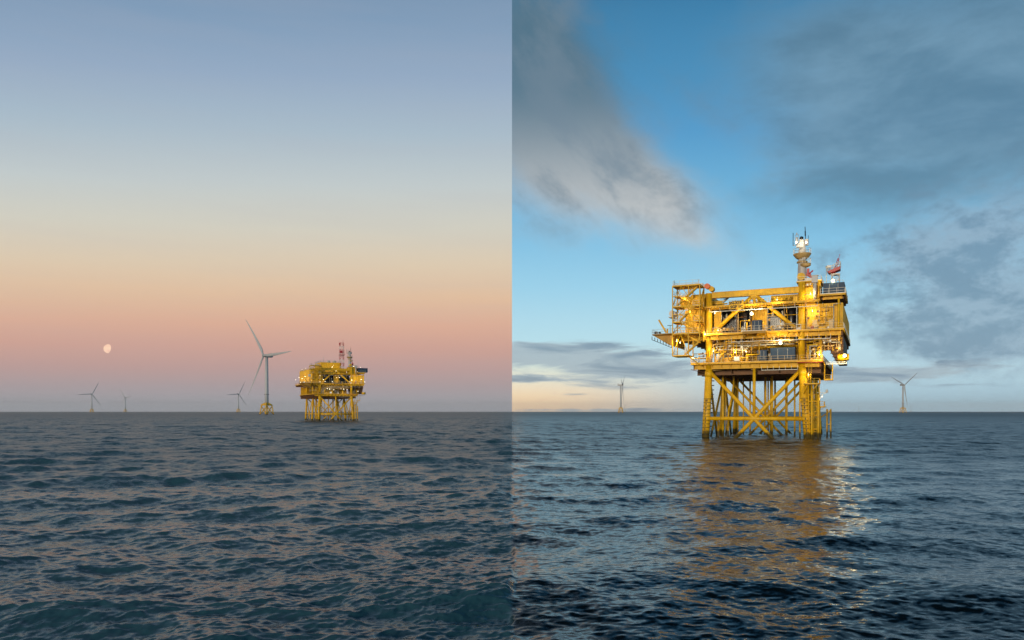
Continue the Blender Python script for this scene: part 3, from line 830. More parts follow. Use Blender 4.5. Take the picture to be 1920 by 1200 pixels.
    MB().ladder((24.0, .2, Z_U1), (24.0, .2, 34.5), .5).build('ladder', Y, root)
    for (p, q) in (((1.8, 3.0, Z_U1), (4.6, 3.0, 32.4)), ((12.2, 3.0, Z_U1), (9.4, 3.0, 32.0))):
        MB().stair(p, q).build('stair', 'galvanised', root)
    MB().stair((2.2, .8, Z_C1), (5.8, .8, Z_M0 - .2)).build('stair', Y, root)
    MB().rail((-6.2, -1.05, Z_M1), (-3.4, -1.05, Z_M1)).build('railing', Y, root)

    # ---- radio mast
    mx, my = 20.5, 4.0
    mast = MB().lathe([(1.05, 34.55), (1.0, 36), (.88, 39), (.74, 41.6), (.62, 44.2)], 20, (mx, my, 0)).build('mast', 'mast_grey', root)
    MB().lathe([(.9, 40.0), (1.3, 40.25), (1.85, 40.95), (1.9, 41.05), (1.9, 41.2), (.8, 41.22)], 24, (mx, my, 0)).build('mast_platform', 'pipe_tan', mast)
    MB().lathe([(.6, 38.1), (1.1, 38.4), (1.15, 38.9), (.6, 38.95)], 20, (mx + .75, my - .5, 0)).build('mast_platform', 'pipe_tan', mast)
    MB().lathe([(.9, 39.1), (1.15, 39.2), (1.15, 39.5), (.8, 39.55)], 20, (mx, my, 0)).build('mast_platform', 'pipe_tan', mast)
    m = MB(); m2 = MB()
    for i in range(12):
        a0, a1 = 2 * math.pi * i / 12, 2 * math.pi * (i + 1) / 12
        P = lambda a, z, r=1.85: (mx + r * math.cos(a), my + r * math.sin(a), z)
        m.tube(P(a0, 41.2), P(a0, 42.3), .04, 4)
        for z in (41.75, 42.3): m.tube(P(a0, z), P(a1, z), .035, 4)
        P2 = lambda a, z: (mx + .75 + 1.1 * math.cos(a), my - .5 + 1.1 * math.sin(a), z)
        m2.tube(P2(a0, 38.95), P2(a0, 40), .035, 4); m2.tube(P2(a0, 40), P2(a1, 40), .035, 4)
    m.build('railing', 'galvanised', mast); m2.build('railing', 'galvanised', mast)
    m = MB().box(mx - .45, mx + .35, my - 1.0, my - .6, 42.5, 44.3).box(mx - 1.2, mx - .5, my - .4, my + .2, 42.7, 43.5).box(mx + .6, mx + 1.3, my - .3, my + .3, 43.0, 44.4).box(mx + .05, mx + .75, my - 1.1, my - .7, 39.7, 40.7)
    m.build('equipment_cabinet', 'mast_grey', mast)
    m = MB().bar((mx - 1.9, my, 43.3), (mx + 1.4, my, 43.3), .12, .12)
    m.tube((mx - 1.9, my, 43.2), (mx - 1.9, my, 46.1), .07, 6).tube((mx + .75, my, 43.6), (mx + .6, my, 47.2), .08, 6).tube((mx + 1.3, my, 43.3), (mx + 1.3, my, 45.2), .05, 6)
    m.tube((mx + .66, my, 45.2), (mx + .63, my, 46.2), .13, 8)
    m.build('whip_antenna', 'black_steel', mast)
    m = MB()
    for k in (-.35, .35): m.tube((mx - 1.1 + k, my - .2, 43.5), (mx - 1.1 + k, my - .2, 45.6), .05, 6)
    m.tube((mx - 1.45, my - .2, 45.5), (mx - .75, my - .2, 45.5), .05, 6).tube((mx - 1.1, my - .2, 43.5), (mx - 1.1, my - .2, 45.0), .22, 10).tube((mx - 1.1, my - .2, 45.6), (mx - 1.1, my - .2, 46.0), .12, 8)
    m.build('antenna_pod', 'white_paint', mast)
    MB().lathe([(.2, 0), (.42, .15), (.4, .55), (.2, .7)], 12, (mx - .1, my - .5, 44.3)).build('radome', 'black_steel', mast)
    lamp(root, (mx - 1.1, my - 1.3, 43.6), 120, .2, True); lamp(root, (mx + .95, my - 1.3, 43.4), 120, .2, True)
    # yellow drum dish facing the sea
    MB().tube((20.5, 1.4, 35.75), (20.5, 2.2, 35.75), .82, 24).tube((20.5, 2.2, 35.75), (20.5, 3.2, 35.75), .25, 8).build('drum_dish', 'yellow_paint', root)
    # red winch beside the mast
    m = MB().box(21.5, 22.4, 2.2, 3.2, 36.0, 36.5).box(21.6, 22.1, 2.4, 3.0, 36.5, 37.6).tube((22.0, 2.2, 36.3), (22.9, 2.2, 37.0), .14, 8).tube((21.4, 2.6, 36.2), (22.8, 2.6, 35.5), .18, 8)
    m.build('winch', 'red_paint', root)
    MB().box(21.2, 22.8, 2.0, 3.4, 34.56, 35.4).tube((21.4, 2.6, 35.4), (21.4, 2.6, 36.2), .1, 6).tube((22.5, 2.6, 35.4), (22.5, 2.6, 36.2), .1, 6).build('winch_base', 'white_paint', root)
    m = MB().tube((25.6, 2, 34.0), (25.6, 2, 37.3), .06, 6).tube((25.6, 2, 37.3), (25.6, 2, 37.7), .16, 8)
    m.build('vent_pole', 'galvanised', root)
    # ---- left hand top fittings
    MB().tube((.5, -.9, 34.75), (.5, .4, 34.75), .62, 20).build('life_raft_drum', 'orange_paint', root)
    MB().tube((1.3, -.2, 34.2), (1.3, 1.4, 34.2), .6, 20).build('drum', 'yellow_paint', root)
    m = MB().box(-1.2, -.5, -.8, .2, 34.45, 35.5).box(-.45, -.1, -.6, 0, 34.45, 35.3); m.tube((-1.5, -.6, 34.4), (-1.5, -.6, 36.4), .08, 6)
    m.build('equipment_cabinet', 'white_paint', root)

    # ---- stair tower standing off the left front corner
    T = empty('stair_tower', (0, 0, 0)); T.parent = root
    m = MB()
    lev = [18.6, Z_M1 - .2, 26.2, 29.7, 34.4]
    for (x, y) in ((-6.2, -6), (-2.6, -6), (-.1, -6), (-6.2, -1.3), (-2.6, -1.3), (-.1, -1.3)):
        z0 = 18.6 if x < -2 else 22
        m.bar((x, y, z0), (x, y, 34.4), .2, .2)
    for z in lev[1:]:
        for y in (-6, -1.3): m.bar((-6.2, y, z), (-.1, y, z), .18, .26)
        for x in (-6.2, -.1): m.bar((x, -6, z), (x, -1.3, z), .18, .26)
    for y in (-6, -1.3): m.bar((-6.2, y, 18.6), (-2.6, y, 18.6), .18, .24)
    for x in (-6.2, -2.6): m.bar((x, -6, 18.6), (x, -1.3, 18.6), .18, .24)
    for (a, b) in (((-6.2, 29.7), (-4.2, 34.3)), ((-4.2, 34.3), (-2.6, 31.8)), ((-2.6, 31.8), (-.1, 29.8)), ((-6.2, 23.6), (-3.3, 26.2)), ((-3.3, 26.2), (-.1, 23.6)), ((-6.2, 26.2), (-3, 29.6)), ((-3, 29.6), (-.1, 26.2)), ((-6.2, 18.7), (-4.4, 23.5)), ((-4.4, 23.5), (-2.6, 18.7))):
        m.tube((a[0], -6, a[1]), (b[0], -6, b[1]), .08, 6)
    for (a, b) in ((29.7, 34.3), (26.2, 29.6), (23.6, 26.1)):
        m.tube((-.1, -6, a), (-.1, -1.3, b), .08, 6); m.tube((-6.2, -6, a), (-6.2, -1.3, b), .08, 6)
    m.bar((-3.2, -3.5, 18.6), (-.8, -1.0, 16.6), .16, .2)
    for (z0, z1) in ((23.6, 26.2), (26.2, 29.7), (29.7, 34.4)):
        for k in range(4):
            xa_, xb_ = -6.2 + 1.525 * k, -6.2 + 1.525 * (k + 1)
            m.tube((xa_, -1.3, z0 if k % 2 else z1), (xb_, -1.3, z1 if k % 2 else z0), .07, 5)
        m.tube((-.1, -6, z1), (-.1, -3.6, z0), .07, 5).tube((-.1, -3.6, z0), (-.1, -1.3, z1), .07, 5)
        m.bar((-6.2, -6, (z0 + z1) / 2), (-2.6, -6, (z0 + z1) / 2), .1, .12)
    m.build('frame', 'yellow_paint', T)
    for (p, q) in (((-5.4, -5.2, 30.0), (-.9, -5.2, 33.9)), ((-.9, -3.6, 29.9), (-5.0, -3.6, 32.2)), ((-4.9, -5.2, 26.4), (-1.2, -5.2, 29.7)), ((-1.2, -3.6, 26.3), (-5.0, -3.6, 28.2)),
                   ((-1.0, -5.2, 23.9), (-4.6, -5.2, 26.2)), ((-3.6, -5.2, 18.8), (-.4, -5.2, 21.6)), ((-.5, -3.6, 21.6), (-3.8, -3.6, 23.6))):
        MB().stair(p, q).build('stair', 'yellow_paint', T)
    for (x0, x1, z) in ((-6.1, -4.9, 32.1), (-6.1, -4.6, 29.75), (-1.6, -.2, 29.75), (-6.1, -4.6, 26.25), (-1.4, -.2, 26.25), (-6.1, -.2, 34.4), (-6.1, -.2, 23.58), (-6.1, -3.0, 18.62)):
        g = MB().box(x0, x1, -5.9, -1.4, z, z + .07).build('landing', 'deck_steel', T)
        MB().rail((x0, -5.95, z + .05), (x1, -5.95, z + .05), 1.1).rail((-6.15 if x0 < -4 else x1, -5.9, z + .05), (-6.15 if x0 < -4 else x1, -1.4, z + .05), 1.1).build('railing', 'galvanised', T)
    MB().ribwall((-5.6, -1.2, 0), (-.3, -1.2, 0), 29.9, 32.6, (0, -1, 0), .6, .08).build('wall', Y, T)
    MB().ribwall((-4.4, -1.15, 0), (-.3, -1.15, 0), 24.0, 29.4, (0, -1, 0), .6, .08).build('wall', Y, T)
    MB().tube((-6.6, -5, 28.4), (-6.6, -2.5, 28.4), .7, 14).box(-7.4, -6.3, -5, -2.5, 27.5, 27.7).build('life_raft', 'white_paint', T)
    MB().tube((-5.9, -5.6, 34.5), (-5.9, -5.6, 35.8), .05, 5).build('whip_antenna', 'black_steel', T)
    MB().rail((-6.1, -5.95, 34.5), (-.2, -5.95, 34.5), .35, .04).build('railing', 'galvanised', T)

    # ---- laydown wing jutting out on the left
    m = MB().poly([(-11.2, -5, Z_M1 - .15), (-6.4, -6.2, Z_M1 - .15), (-6.4, 9, Z_M1 - .15), (-11.2, 7, Z_M1 - .15)], (0, 0, .14))
    for i in range(7):
        y = -4.6 + i * 1.9
        m.poly([(-11.0, y, Z_M1 - .2), (-6.4, y, Z_M1 - .2), (-6.4, y, 20.9), (-7.4, y, 21.3)], (0, .12, 0))
    wing = m.build('laydown_wing', 'deck_steel', root)
    m = MB()
    for i in range(8):
        t = i / 7; x = -11.2 + t * 4.6; z = 22.8 - t * 2.0
        m.bar((x, -5.1, z + .5), (x, -5.1, z - .25), .12, .12)
        if i: m.tube((x - .657, -5.1, z + .04), (x, -5.1, z - .25), .06, 5)
    m.build('hanger', 'black_steel', wing)
    MB().rail((-11.2, -5, Z_M1), (-6.4, -6.1, Z_M1), 1.1).rail((-11.2, -5, Z_M1), (-11.2, 7, Z_M1), 1.1).build('railing', 'galvanised', wing)
    m = MB().bar((-7.9, -4, Z_M1), (-9.9, -4, 27.2), .35, .35).tube((-7.9, -4, Z_M1), (-7.9, -4, 25), .2, 10).bar((-7.9, -4, 24.9), (-9.0, -4, 25.5), .1, .1)
    m.build('davit', 'yellow_paint', wing)
    m = MB().tube((-7.2, -4.2, Z_M1), (-7.2, -4.2, 25.8), .06, 6).box(-7.8, -6.8, -4.4, -4.1, 25.7, 25.8).box(-10.8, -10.1, -4.5, -4, Z_M1, Z_M1 + .7).box(-9.8, -9.4, -4.5, -4, Z_M1, Z_M1 + .6)
    m.build('winch', 'black_steel', wing)

    # ---- boat landing on the right front leg
    B = empty('boat_landing', (0, 0, 0)); B.parent = root
    for x in (22.9, 24.2):
        m = MB().tube((x, -1.6, -3), (x, -1.6, 10.6 if x < 23 else 9.6), .22, 12)
        for z in (2.2, 5.2, 8.2): m.tube((x, -1.6, z), (22 - 1.25 * z / 15.7 + .6, .2, z), .14, 8)
        m.build('fender', J, B)
    MB().ladder((23.55, -1.5, -2), (23.55, -1.5, 12.2), .55).build('ladder', J, B)
    MB().ladder((22.3, -1.2, 12.0), (22.6, -1.2, 17), .6).build('ladder', Y, B)
    m = MB().box(21.3, 24.4, -2.0, 1.6, 11.85, 12.0); m.tube((22.0, -1.6, 11.8), (21.2, -.4, 9.8), .12, 8).tube((24, -1.6, 11.8), (22.2, .2, 9.4), .12, 8)
    m.build('landing', Y, B)
    MB().rail((21.3, -2, 12), (24.4, -2, 12), 1.1, .05, 1.0).rail((24.4, -2, 12), (24.4, 1.6, 12), 1.1, .05, 1.0).build('railing', Y, B)
    m = MB().box(23.6, 25.2, .4, 3.4, 6.9, 7.05); m.tube((24.6, 1, 6.9), (21.6, .6, 4.4), .14, 8)
    m.build('landing', Y, B)
    MB().rail((23.6, .4, 7.05), (25.2, .4, 7.05), 1.1, .05, .8).rail((25.2, .4, 7.05), (25.2, 3.4, 7.05), 1.1, .05, .8).build('railing', Y, B)
    m = MB()
    for (x, y) in ((22.5, -.9), (23.2, -.4), (24.6, .6), (22.2, 1.3), (23.0, 2.0)): m.tube((x, y, -3), (x - .4, y, 12), .13, 8)
    for z in (1.6, 3.6, 5.6, 7.6, 9.6): m.tube((22.2, -1.2, z), (24.2, .4, z), .08, 6)
    m.build('riser_pipe', J, B)
    m = MB()
    for (x, y) in ((24.9, 17), (25.7, 17), (25.7, 19), (24.9, 19)): m.tube((x, y, -2), (x, y, 6.6), .14, 8)
    for z in (3.0, 6.2): m.bar((24.9, 17, z), (25.7, 17, z), .14, .14).bar((25.7, 17, z), (25.7, 19, z), .14, .14)
    m.tube((25.7, 17, 6.2), (22, 17.5, 3.4), .12, 8)
    m.build('fender_frame', J, B)
    for (z, L_) in ((10.2, 1.6), (6.9, 1.2)):
        m = MB().bar((23.6, 6, z - .9), (23.8 + L_, 6, z), .12, .12).bar((23.4, 6, z), (23.9 + L_, 6, z), .12, .12); m.tube((23.9 + L_, 6, z), (23.9 + L_, 6, z + .7), .3, 10, .22)
        m.build('navigation_aid', 'white_paint', B)

    # ---- crane, boom stowed pointing over the front edge
    Cn = empty('crane', (0, 0, 0)); Cn.parent = root
    MB().lattice((27.2, 8, 31.2), (27.2, 8, 36.6), 1.7, 1.5, 5, .12, .07).build('pedestal', 'white_paint', Cn)
    MB().box(26.2, 28.1, 7.0, 9.0, 36.6, 36.85).build('slew_ring', 'white_paint', Cn)
    MB().poly([(25.5, 6.4, 37.3), (25.9, 6.4, 36.9), (28.2, 6.4, 37.6), (28.2, 6.4, 38.3)], (0, 2.8, 0)).tube((26.4, 6.5, 36.8), (28.0, 6.5, 37.7), .1, 6).build('jib', 'red_paint', Cn)
    m = MB()
    for y in (6.4, 9.2):
        m.tube((25.5, y, 38.1), (28.2, y, 39.3), .07, 6)
        for k in range(5): m.tube((25.5 + .675 * k, y, 37.4 + .24 * k), (25.5 + .675 * k, y, 38.1 + .3 * k), .06, 5)
        for k in range(4): m.tube((25.5 + .675 * k, y, 37.4 + .24 * k), (25.5 + .675 * (k + 1), y, 38.1 + .3 * (k + 1)), .05, 5)
    m.tube((25.5, 6.4, 38.1), (25.5, 9.2, 38.1), .06, 5).tube((28.2, 6.4, 39.3), (28.2, 9.2, 39.3), .06, 5)
    m.build('jib_lattice', 'white_paint', Cn)
    MB().lattice((26.9, 7.8, 36.9), (27.8, 7.8, 40.2), .5, .3, 4, .06, .04).tube((27.8, 7.8, 40.2), (28.1, 7.8, 41.2), .05, 5).build('gantry', 'red_paint', Cn)
    MB().box(25.5, 26.3, 6.2, 7.2, 38.1, 38.6).build('winch_box', 'white_paint', Cn)
    MB().box(26.2, 28.4, 6.4, 9.8, 31.2, 33.9).rail((24.8, 6.2, 34.0), (28.8, 6.2, 34.0), 1.1).box(24.8, 28.8, 6.2, 10, 33.9, 34.0).build('crane_base', 'pipe_tan', Cn)
    return root, Cn

plat, crane = make_platform()
plat.location = (172.2 * 363 / FPX, 172.2, 0)
plat.rotation_euler = (0, 0, -math.atan(680 / FPX))
tag(plat, 'yellow offshore substation on tube legs, lit by floodlights, with its brown reflection in the water', 'offshore platform', 'yellow offshore platforms')

# the same design seen farther off, with a tall lattice boom and a penthouse
plat2 = copy_tree(plat, None, skip=(crane,))
plat2.location = (468 * (598 - 960) / FPX, 468, 0)
plat2.rotation_euler = (0, 0, math.radians(27))
tag(plat2, 'distant yellow offshore platform with tall red and white lattice boom under the pink sky', 'offshore platform', 'yellow offshore platforms')
# lights of the near platform
for a in (((10.5, -2.0, 27.7), 900, .34, (0, .9, .1), 300), ((16.5, -1.6, 21.0), 700, .34, (0, .5, .6), 300), ((29.3, -.1, 17.9), 500, .34, (-.5, .8, .1), 800), ((27.0, -.3, 34.0), 500, .30, (0, .9, .15), 120),
          ((.2, -1.6, 23.6), 300, .24), ((2.4, -1.7, 28.3), 300, .22), ((12.2, -1.7, 28.6), 150, .20), ((3.1, -1.6, 24.4), 160, .20), ((2.0, -1.2, 19.7), 300, .22), ((6.8, -1.1, 19.3), 300, .24), ((9.2, -1.1, 19.4), 250, .26),
          ((-5.2, -6.3, 21.9), 220, .24), ((-4.4, -6.3, 21.5), 150, .24), ((24.4, -1.3, 18.2), 300, .28), ((15.8, -1.6, 30.5), 200, .18), ((-3.8, -4.4, 31.6), 350, .18), ((-2.6, -4.4, 28.6), 420, .18),
          ((-3.0, -4.4, 25.4), 420, .18), ((22.6, -1.0, 31.4), 300, .18), ((11.3, 2.4, 31.6), 200, .26), ((23.0, -1.2, 27.6), 260, .16), ((-2.6, -1.4, 18.4), 160, .2), ((22.2, -1.2, 13.9), 160, .15), ((24.8, 1.0, 9.2), 120, .15)):
    big = a[1] >= 500
    lamp(plat, a[0], a[1] * 1.2, a[2] if big else a[2] * .48, aim=a[3] if len(a) > 3 else (0, .85, -.3), allround=(a[4] if len(a) > 4 else 0))
# lights and extras of the far platform
R2 = random.Random(5)
for (x, y, z) in ((.3, -1.6, 24.6), (.3, -1.5, 28.5), (-6.3, 6, 24.8), (-6.3, 14, 24.8), (-6.3, 26, 25), (-3.6, 8, 30.4), (-3.6, 22, 33.8), (-3.6, 34, 33.9), (-3.4, 12, 33.8), (5, -1.3, 20.4), (9, -1.3, 19.6), (13.5, -1.3, 20.2),
                  (17.5, -1.2, 19.9), (10.7, -1.8, 27.4), (3.5, -1.6, 24.8), (8, -1.6, 24.9), (19, -1.6, 24.8), (17, -1.5, 31.0), (10.5, -1.4, 31.6), (24.6, -.9, 19.0), (29.0, -1.0, 25.0), (26, -1.6, 34.2), (22, 0, 34.9), (24.4, .2, 31.6), (2, 11.8, 36.0), (12, 11.8, 36.0)):
    lamp(plat2, (x, y, z), 0, R2.uniform(.09, .16), True)
for p_ in ((2, -3.2, 25.9), (12, -3.2, 27.4), (20, -3.2, 25.9), (26, -3.2, 26.5), (6, -2.8, 20.0), (15, -2.8, 20), (10, 7, 34.5), (-7.5, 5, 28), (-7.5, 14, 27), (-7.5, 24, 28), (-7.5, 35, 27)):  # added fill lamps standing off the walls to brighten the far platform
    lamp(plat2, p_, 380, .15, True, aim=(0, .9, -.2) if p_[0] > -7 else (.9, 0, -.2))
MB().ribwall((4, 12, 0), (17, 12, 0), Z_U1, 37.7, (0, -1, 0), .8, .1).box(4, 17, 12.2, 30, Z_U1 + .02, 37.7).ribwall((4, 30, 0), (4, 12.1, 0), Z_U1, 37.7, (-1, 0, 0), .9, .1).build('penthouse', 'yellow_paint', plat2)
for x in (9.8, 13.6): MB().lathe([(.9, 0), (1.0, .3), (1.0, 1.0), (.8, 1.5)], 16, (x, 16, 37.7)).build('roof_vent', 'mast_grey', plat2)
MB().rail((4, 12, 37.7), (17, 12, 37.7), 1.1, .07).rail((4, 12, 37.7), (4, 30, 37.7), 1.1, .07).build('railing', 'galvanised', plat2)
for (x, y, z) in ((6, 14, 41), (7.4, 20, 42)): MB().tube((x, y, 37.7), (x, y, z), .08, 5).build('whip_antenna', 'galvanised', plat2)
bm = empty('lattice_boom', (17.6, 13, 0)); bm.parent = plat2
for k in range(8):
    z0 = 33.2 + k * 2.2
    MB().lattice((0, 0, z0), (0, 0, z0 + 2.2), 2.6 - .04 * k, 2.6 - .04 * k, 1, .11, .07).build('boom_section', 'red_paint' if k % 2 else 'white_paint', bm)
m = MB().box(-1.6, 1.6, -1.6, 1.6, 42.6, 42.9).rail((-1.7, -1.7, 42.9), (1.7, -1.7, 42.9), 1.2, .08); m.box(-1.5, .2, -1.7, -1.2, 44, 45.6); m.build('boom_platform', 'red_paint', bm)
MB().tube((.9, 0, 50.6), (.9, 0, 53), .07, 5).box(-1.6, -1.0, -.6, .6, 49.4, 50.8).build('boom_head', 'red_paint', bm)
for i in range(14):
    x, y = R2.uniform(-3, 0), R2.uniform(3, 42); h = R2.uniform(.8, 2.0)
    MB().tube((x, y, 32.6), (x, y, 33.2 + h), .08, 5).box(x - .5, x + .5, y - .5, y + .5, 32.6, 33 + h * .4).build('roof_fitting', R2.choice(['galvanised', 'white_paint', 'yellow_paint']), plat2)

# ------------------------------------------------------------------ blue containers standing on the decks
def container(x0, x1, y0, y1, z0, z1, root, label):
    m = MB().box(x0 + .06, x1 - .06, y0 + .06, y1 - .06, z0 + .1, z1 - .06)
    M_ = Matrix.Translation(root.location) @ Matrix.Rotation(root.rotation_euler.z, 4, 'Z')
    c = empty('container', M_ @ Vector(((x0 + x1) / 2, (y0 + y1) / 2, z0)), root.rotation_euler.z)
    off = Vector(((x0 + x1) / 2, (y0 + y1) / 2, z0))
    def sub(mb): mb.v = [tuple(Vector(v) - off) for v in mb.v]; return mb
    n = int((x1 - x0) / .28)
    for i in range(n):
        x = x0 + .12 + (x1 - x0 - .24) * (i + .5) / n
        m.box(x - .05, x + .05, y0 + .025, y0 + .055, z0 + .2, z1 - .2)
    n = int((y1 - y0) / .4)
    for i in range(n):
        y = y0 + .12 + (y1 - y0 - .24) * (i + .5) / n
        for xx in ((x0 + .025, x0 + .055), (x1 - .055, x1 - .025)): m.box(xx[0], xx[1], y - .06, y + .06, z0 + .2, z1 - .2)
    sub(m).build('shell', 'blue_steel', c)
    f = MB()
    for x in (x0, x1 - .12):
        for y in (y0, y1 - .12): f.box(x, x + .12, y, y + .12, z0, z1)
    for z in (z0, z1 - .12):
        for y in (y0, y1 - .12): f.box(x0 + .12, x1 - .12, y, y + .12, z, z + .12)
        for x in (x0, x1 - .12): f.box(x, x + .12, y0 + .12, y1 - .12, z, z + .12)
    sub(f).build('frame', 'blue_steel', c)
    d = MB()
    for k in (.3, .7):
        x = x0 + (x1 - x0) * k
        d.box(x - .02, x + .02, y0 - .03, y0 + .02, z0 + .2, z1 - .2)
    sub(d).build('lock_bar', 'galvanised', c)
    return tag(c, label, 'container')
container(25.1, 29.3, -.8, 5.2, 31.16, 33.55, plat, 'dark blue container high on the top right corner of the floodlit platform')
container(14.2, 19.3, .3, 2.8, Z_C1 + .35, 20.15, plat, 'long dark blue container on the lowest deck, right of the shorter one')
container(11.4, 13.4, .3, 2.8, Z_C1 + .35, 19.75, plat, 'short dark blue container on the lowest deck of the floodlit platform')
container(10.7, 12.7, -3.1, -1.4, Z_M1 + .02, 26.1, plat, 'grey blue box on the jutting balcony below the name board')
container(25.1, 31.0, -.8, 5.2, 31.16, 33.9, plat2, 'dark container on the right end of the distant platform')

# ------------------------------------------------------------------ wind turbines
def make_turbine():
    t = empty('wind_turbine', (0, 0, 0))
    J = MB()
    k = 9.0
    for sx in (-1, 1):
        for sy in (-1, 1):
            J.tube((sx * k, sy * k, -3), (sx * k * .72, sy * k * .72, 17), .95, 10)
    for i in range(4):
        c = [(-1, -1), (1, -1), (1, 1), (-1, 1)]
        a, b = c[i], c[(i + 1) % 4]
        for (z0, z1) in ((0, 16),):
            s0 = k * (1 - .28 * (z0 + 3) / 20); s1 = k * (1 - .28 * (z1 + 3) / 20)
            J.tube((a[0] * s0, a[1] * s0, z0), (b[0] * s1, b[1] * s1, z1), .5, 8).tube((b[0] * s0, b[1] * s0, z0), (a[0] * s1, a[1] * s1, z1), .5, 8)
    J.build('jacket', 'jacket_paint', t)
    m = MB().box(-7.4, 7.4, -7.4, 7.4, 17, 18.6)
    for sx in (-1, 1):
        for sy in (-1, 1): m.tube((sx * 6.5, sy * 6.5, 17.5), (0, 0, 22), 1.3, 8, 2.4)
    m.rail((-7.3, -7.3, 18.6), (7.3, -7.3, 18.6), 1.4, .12, 2.5)
    m.build('transition_piece', 'jacket_paint', t)
    MB().lathe([(3.5, 18.6), (3.3, 40), (3.0, 75), (2.5, 106)], 24).build('tower', 'turbine_white', t)
    m = MB()
    for i in range(6):
        a = math.pi * 2 * i / 6 + .3; m.bar((3.2 * math.cos(a), 3.2 * math.sin(a), 37.5), (4.3 * math.cos(a), 4.3 * math.sin(a), 37.5), 1.2, 1.4)
    m.build('tower_box', 'black_steel', t)
    nac = MB()
    prof = [(-4.5, 2.2, 2.2), (-3, 2.9, 2.9), (4, 3.1, 3.2), (10, 3.0, 3.0), (12.5, 2.3, 2.4)]
    ring = []
    for (y, w, h) in prof:
        ring.append([(w * math.copysign(abs(math.cos(a)) ** .5, math.cos(a)), y, 109 + h * math.copysign(abs(math.sin(a)) ** .5, math.sin(a))) for a in [2 * math.pi * i / 16 for i in range(16)]])
    for r_ in ring: nac.v += r_
    for i in range(len(ring) - 1):
        for j in range(16):
            nac.f.append((i * 16 + j, i * 16 + (j + 1) % 16, (i + 1) * 16 + (j + 1) % 16, (i + 1) * 16 + j))
    nac.f.append(tuple(range(16))); nac.f.append(tuple(64 + i for i in reversed(range(16))))
    nac.build('nacelle', 'turbine_white', t)
    MB().box(-2.6, 2.6, 7, 12, 112.1, 113.2).rail((-2.6, 6.9, 112.1), (2.6, 6.9, 112.1), 1.6, .12).tube((1, 10, 113), (1, 10, 116), .12, 5).build('helihoist_deck', 'black_steel', t)
    hub = MB()
    hp = [(.3, -10.2), (1.4, -9.8), (2.3, -8.6), (2.6, -7), (2.5, -4.6)]
    n = 18; b = 0
    for (r_, y) in hp: hub.v += [(r_ * math.cos(2 * math.pi * i / n), y, 109 + r_ * math.sin(2 * math.pi * i / n)) for i in range(n)]
    for k_ in range(len(hp) - 1):
        for i in range(n):
            hub.smooth.add(len(hub.f)); hub.f.append((k_ * n + i, k_ * n + (i + 1) % n, (k_ + 1) * n + (i + 1) % n, (k_ + 1) * n + i))
    hub.f.append(tuple(range(n))); hub.f.append(tuple((len(hp) - 1) * n + i for i in reversed(range(n))))
    hub.build('hub', 'turbine_white', t)
    bl = MB(); N = 14; ns = 22
    for s in range(ns):
        u = s / (ns - 1); r_ = 1.8 + u * 80
        if u < .06: ch, tk = 3.4, 3.4
        else:
            ch = 5.6 * (1 - u) ** .72 * min(1, .62 + 6 * (u - .06) * .6 + 0) + .7
            tk = max(.22, ch * (.55 * (1 - u) ** 2.2 + .15))
        tw = math.radians(20 * (1 - u) ** 2 + 6)
        pre = -5.0 * u ** 2.2          # bend ahead of the rotor plane
        for i in range(N):
            a = 2 * math.pi * i / N
            cx = ch * (.5 * math.cos(a)) + ch * .18 * (1 if u > .06 else 0); cy = tk * .5 * math.sin(a)
            bl.v.append((cx * math.cos(tw) - cy * math.sin(tw), pre + cx * math.sin(tw) + cy * math.cos(tw), r_))
    for s in range(ns - 1):
        for i in range(N):
            bl.smooth.add(len(bl.f)); bl.f.append((s * N + i, s * N + (i + 1) % N, (s + 1) * N + (i + 1) % N, (s + 1) * N + i))
    bl.f.append(tuple((ns - 1) * N + i for i in range(N)))
    blades = []
    for k_ in range(3):
        if k_ == 0: o = bl.build('blade', 'turbine_white', t)
        else: o = blades[0].copy(); col.objects.link(o); o.parent = t
        o.location = (0, -7.2, 109); blades.append(o)
    return t

proto_turbine = make_turbine()
def place_turbine(o, u, hub_v, yaw, spin, label, group):
    """stands where its base shows in the photograph; distance follows from its hub height"""
    Yd = (109 - EYE) * FPX / (HZ - hub_v)
    o.location = ((u - 960) / FPX * Yd, Yd, 0)
    o.rotation_euler = (0, 0, math.radians(yaw))
    for k_, b_ in enumerate([c for c in o.children if c.name.startswith('blade')]):
        b_.rotation_euler = (0, math.radians(spin + 120 * k_), 0)
    return tag(o, label, 'wind turbine', group)
NEAR, FAR = 'wind turbines on yellow jackets', 'tiny wind turbines on the horizon'
spots = [
    (500, 667, -33, -33, 'white wind turbine on yellow jacket beside the distant platform', NEAR),
    (1164, 722, 74, 52, 'wind turbine seen edge on, below the grey cloud bank near the warm horizon', NEAR),
    (1693, 722, 21, 52, 'wind turbine with spread blades to the right of the floodlit platform', NEAR),
    (172, 739, 45, 26, 'faint hazy wind turbine below the moon, the leftmost one', NEAR),
    (235, 745.5, -24, -36, 'faintest hazy wind turbine, a little right of the moon', NEAR),
    (447, 739, 50, 25, 'faint hazy wind turbine just left of the white turbine', NEAR),
    (1172, 761, 90, 12, 'tiny far turbine right beside the edge on turbine', FAR),
    (1610, 763, 60, 30, 'tiny far turbine right of the floodlit platform', FAR),
    (1635, 765.5, 60, 70, 'tiniest far turbine left of the spread blade turbine', FAR),
    (1708, 762, 60, 10, 'tiny far turbine just right of the spread blade turbine', FAR),
]
for i, a in enumerate(spots):
    o = proto_turbine if i == 0 else copy_tree(proto_turbine)
    place_turbine(o, *a)

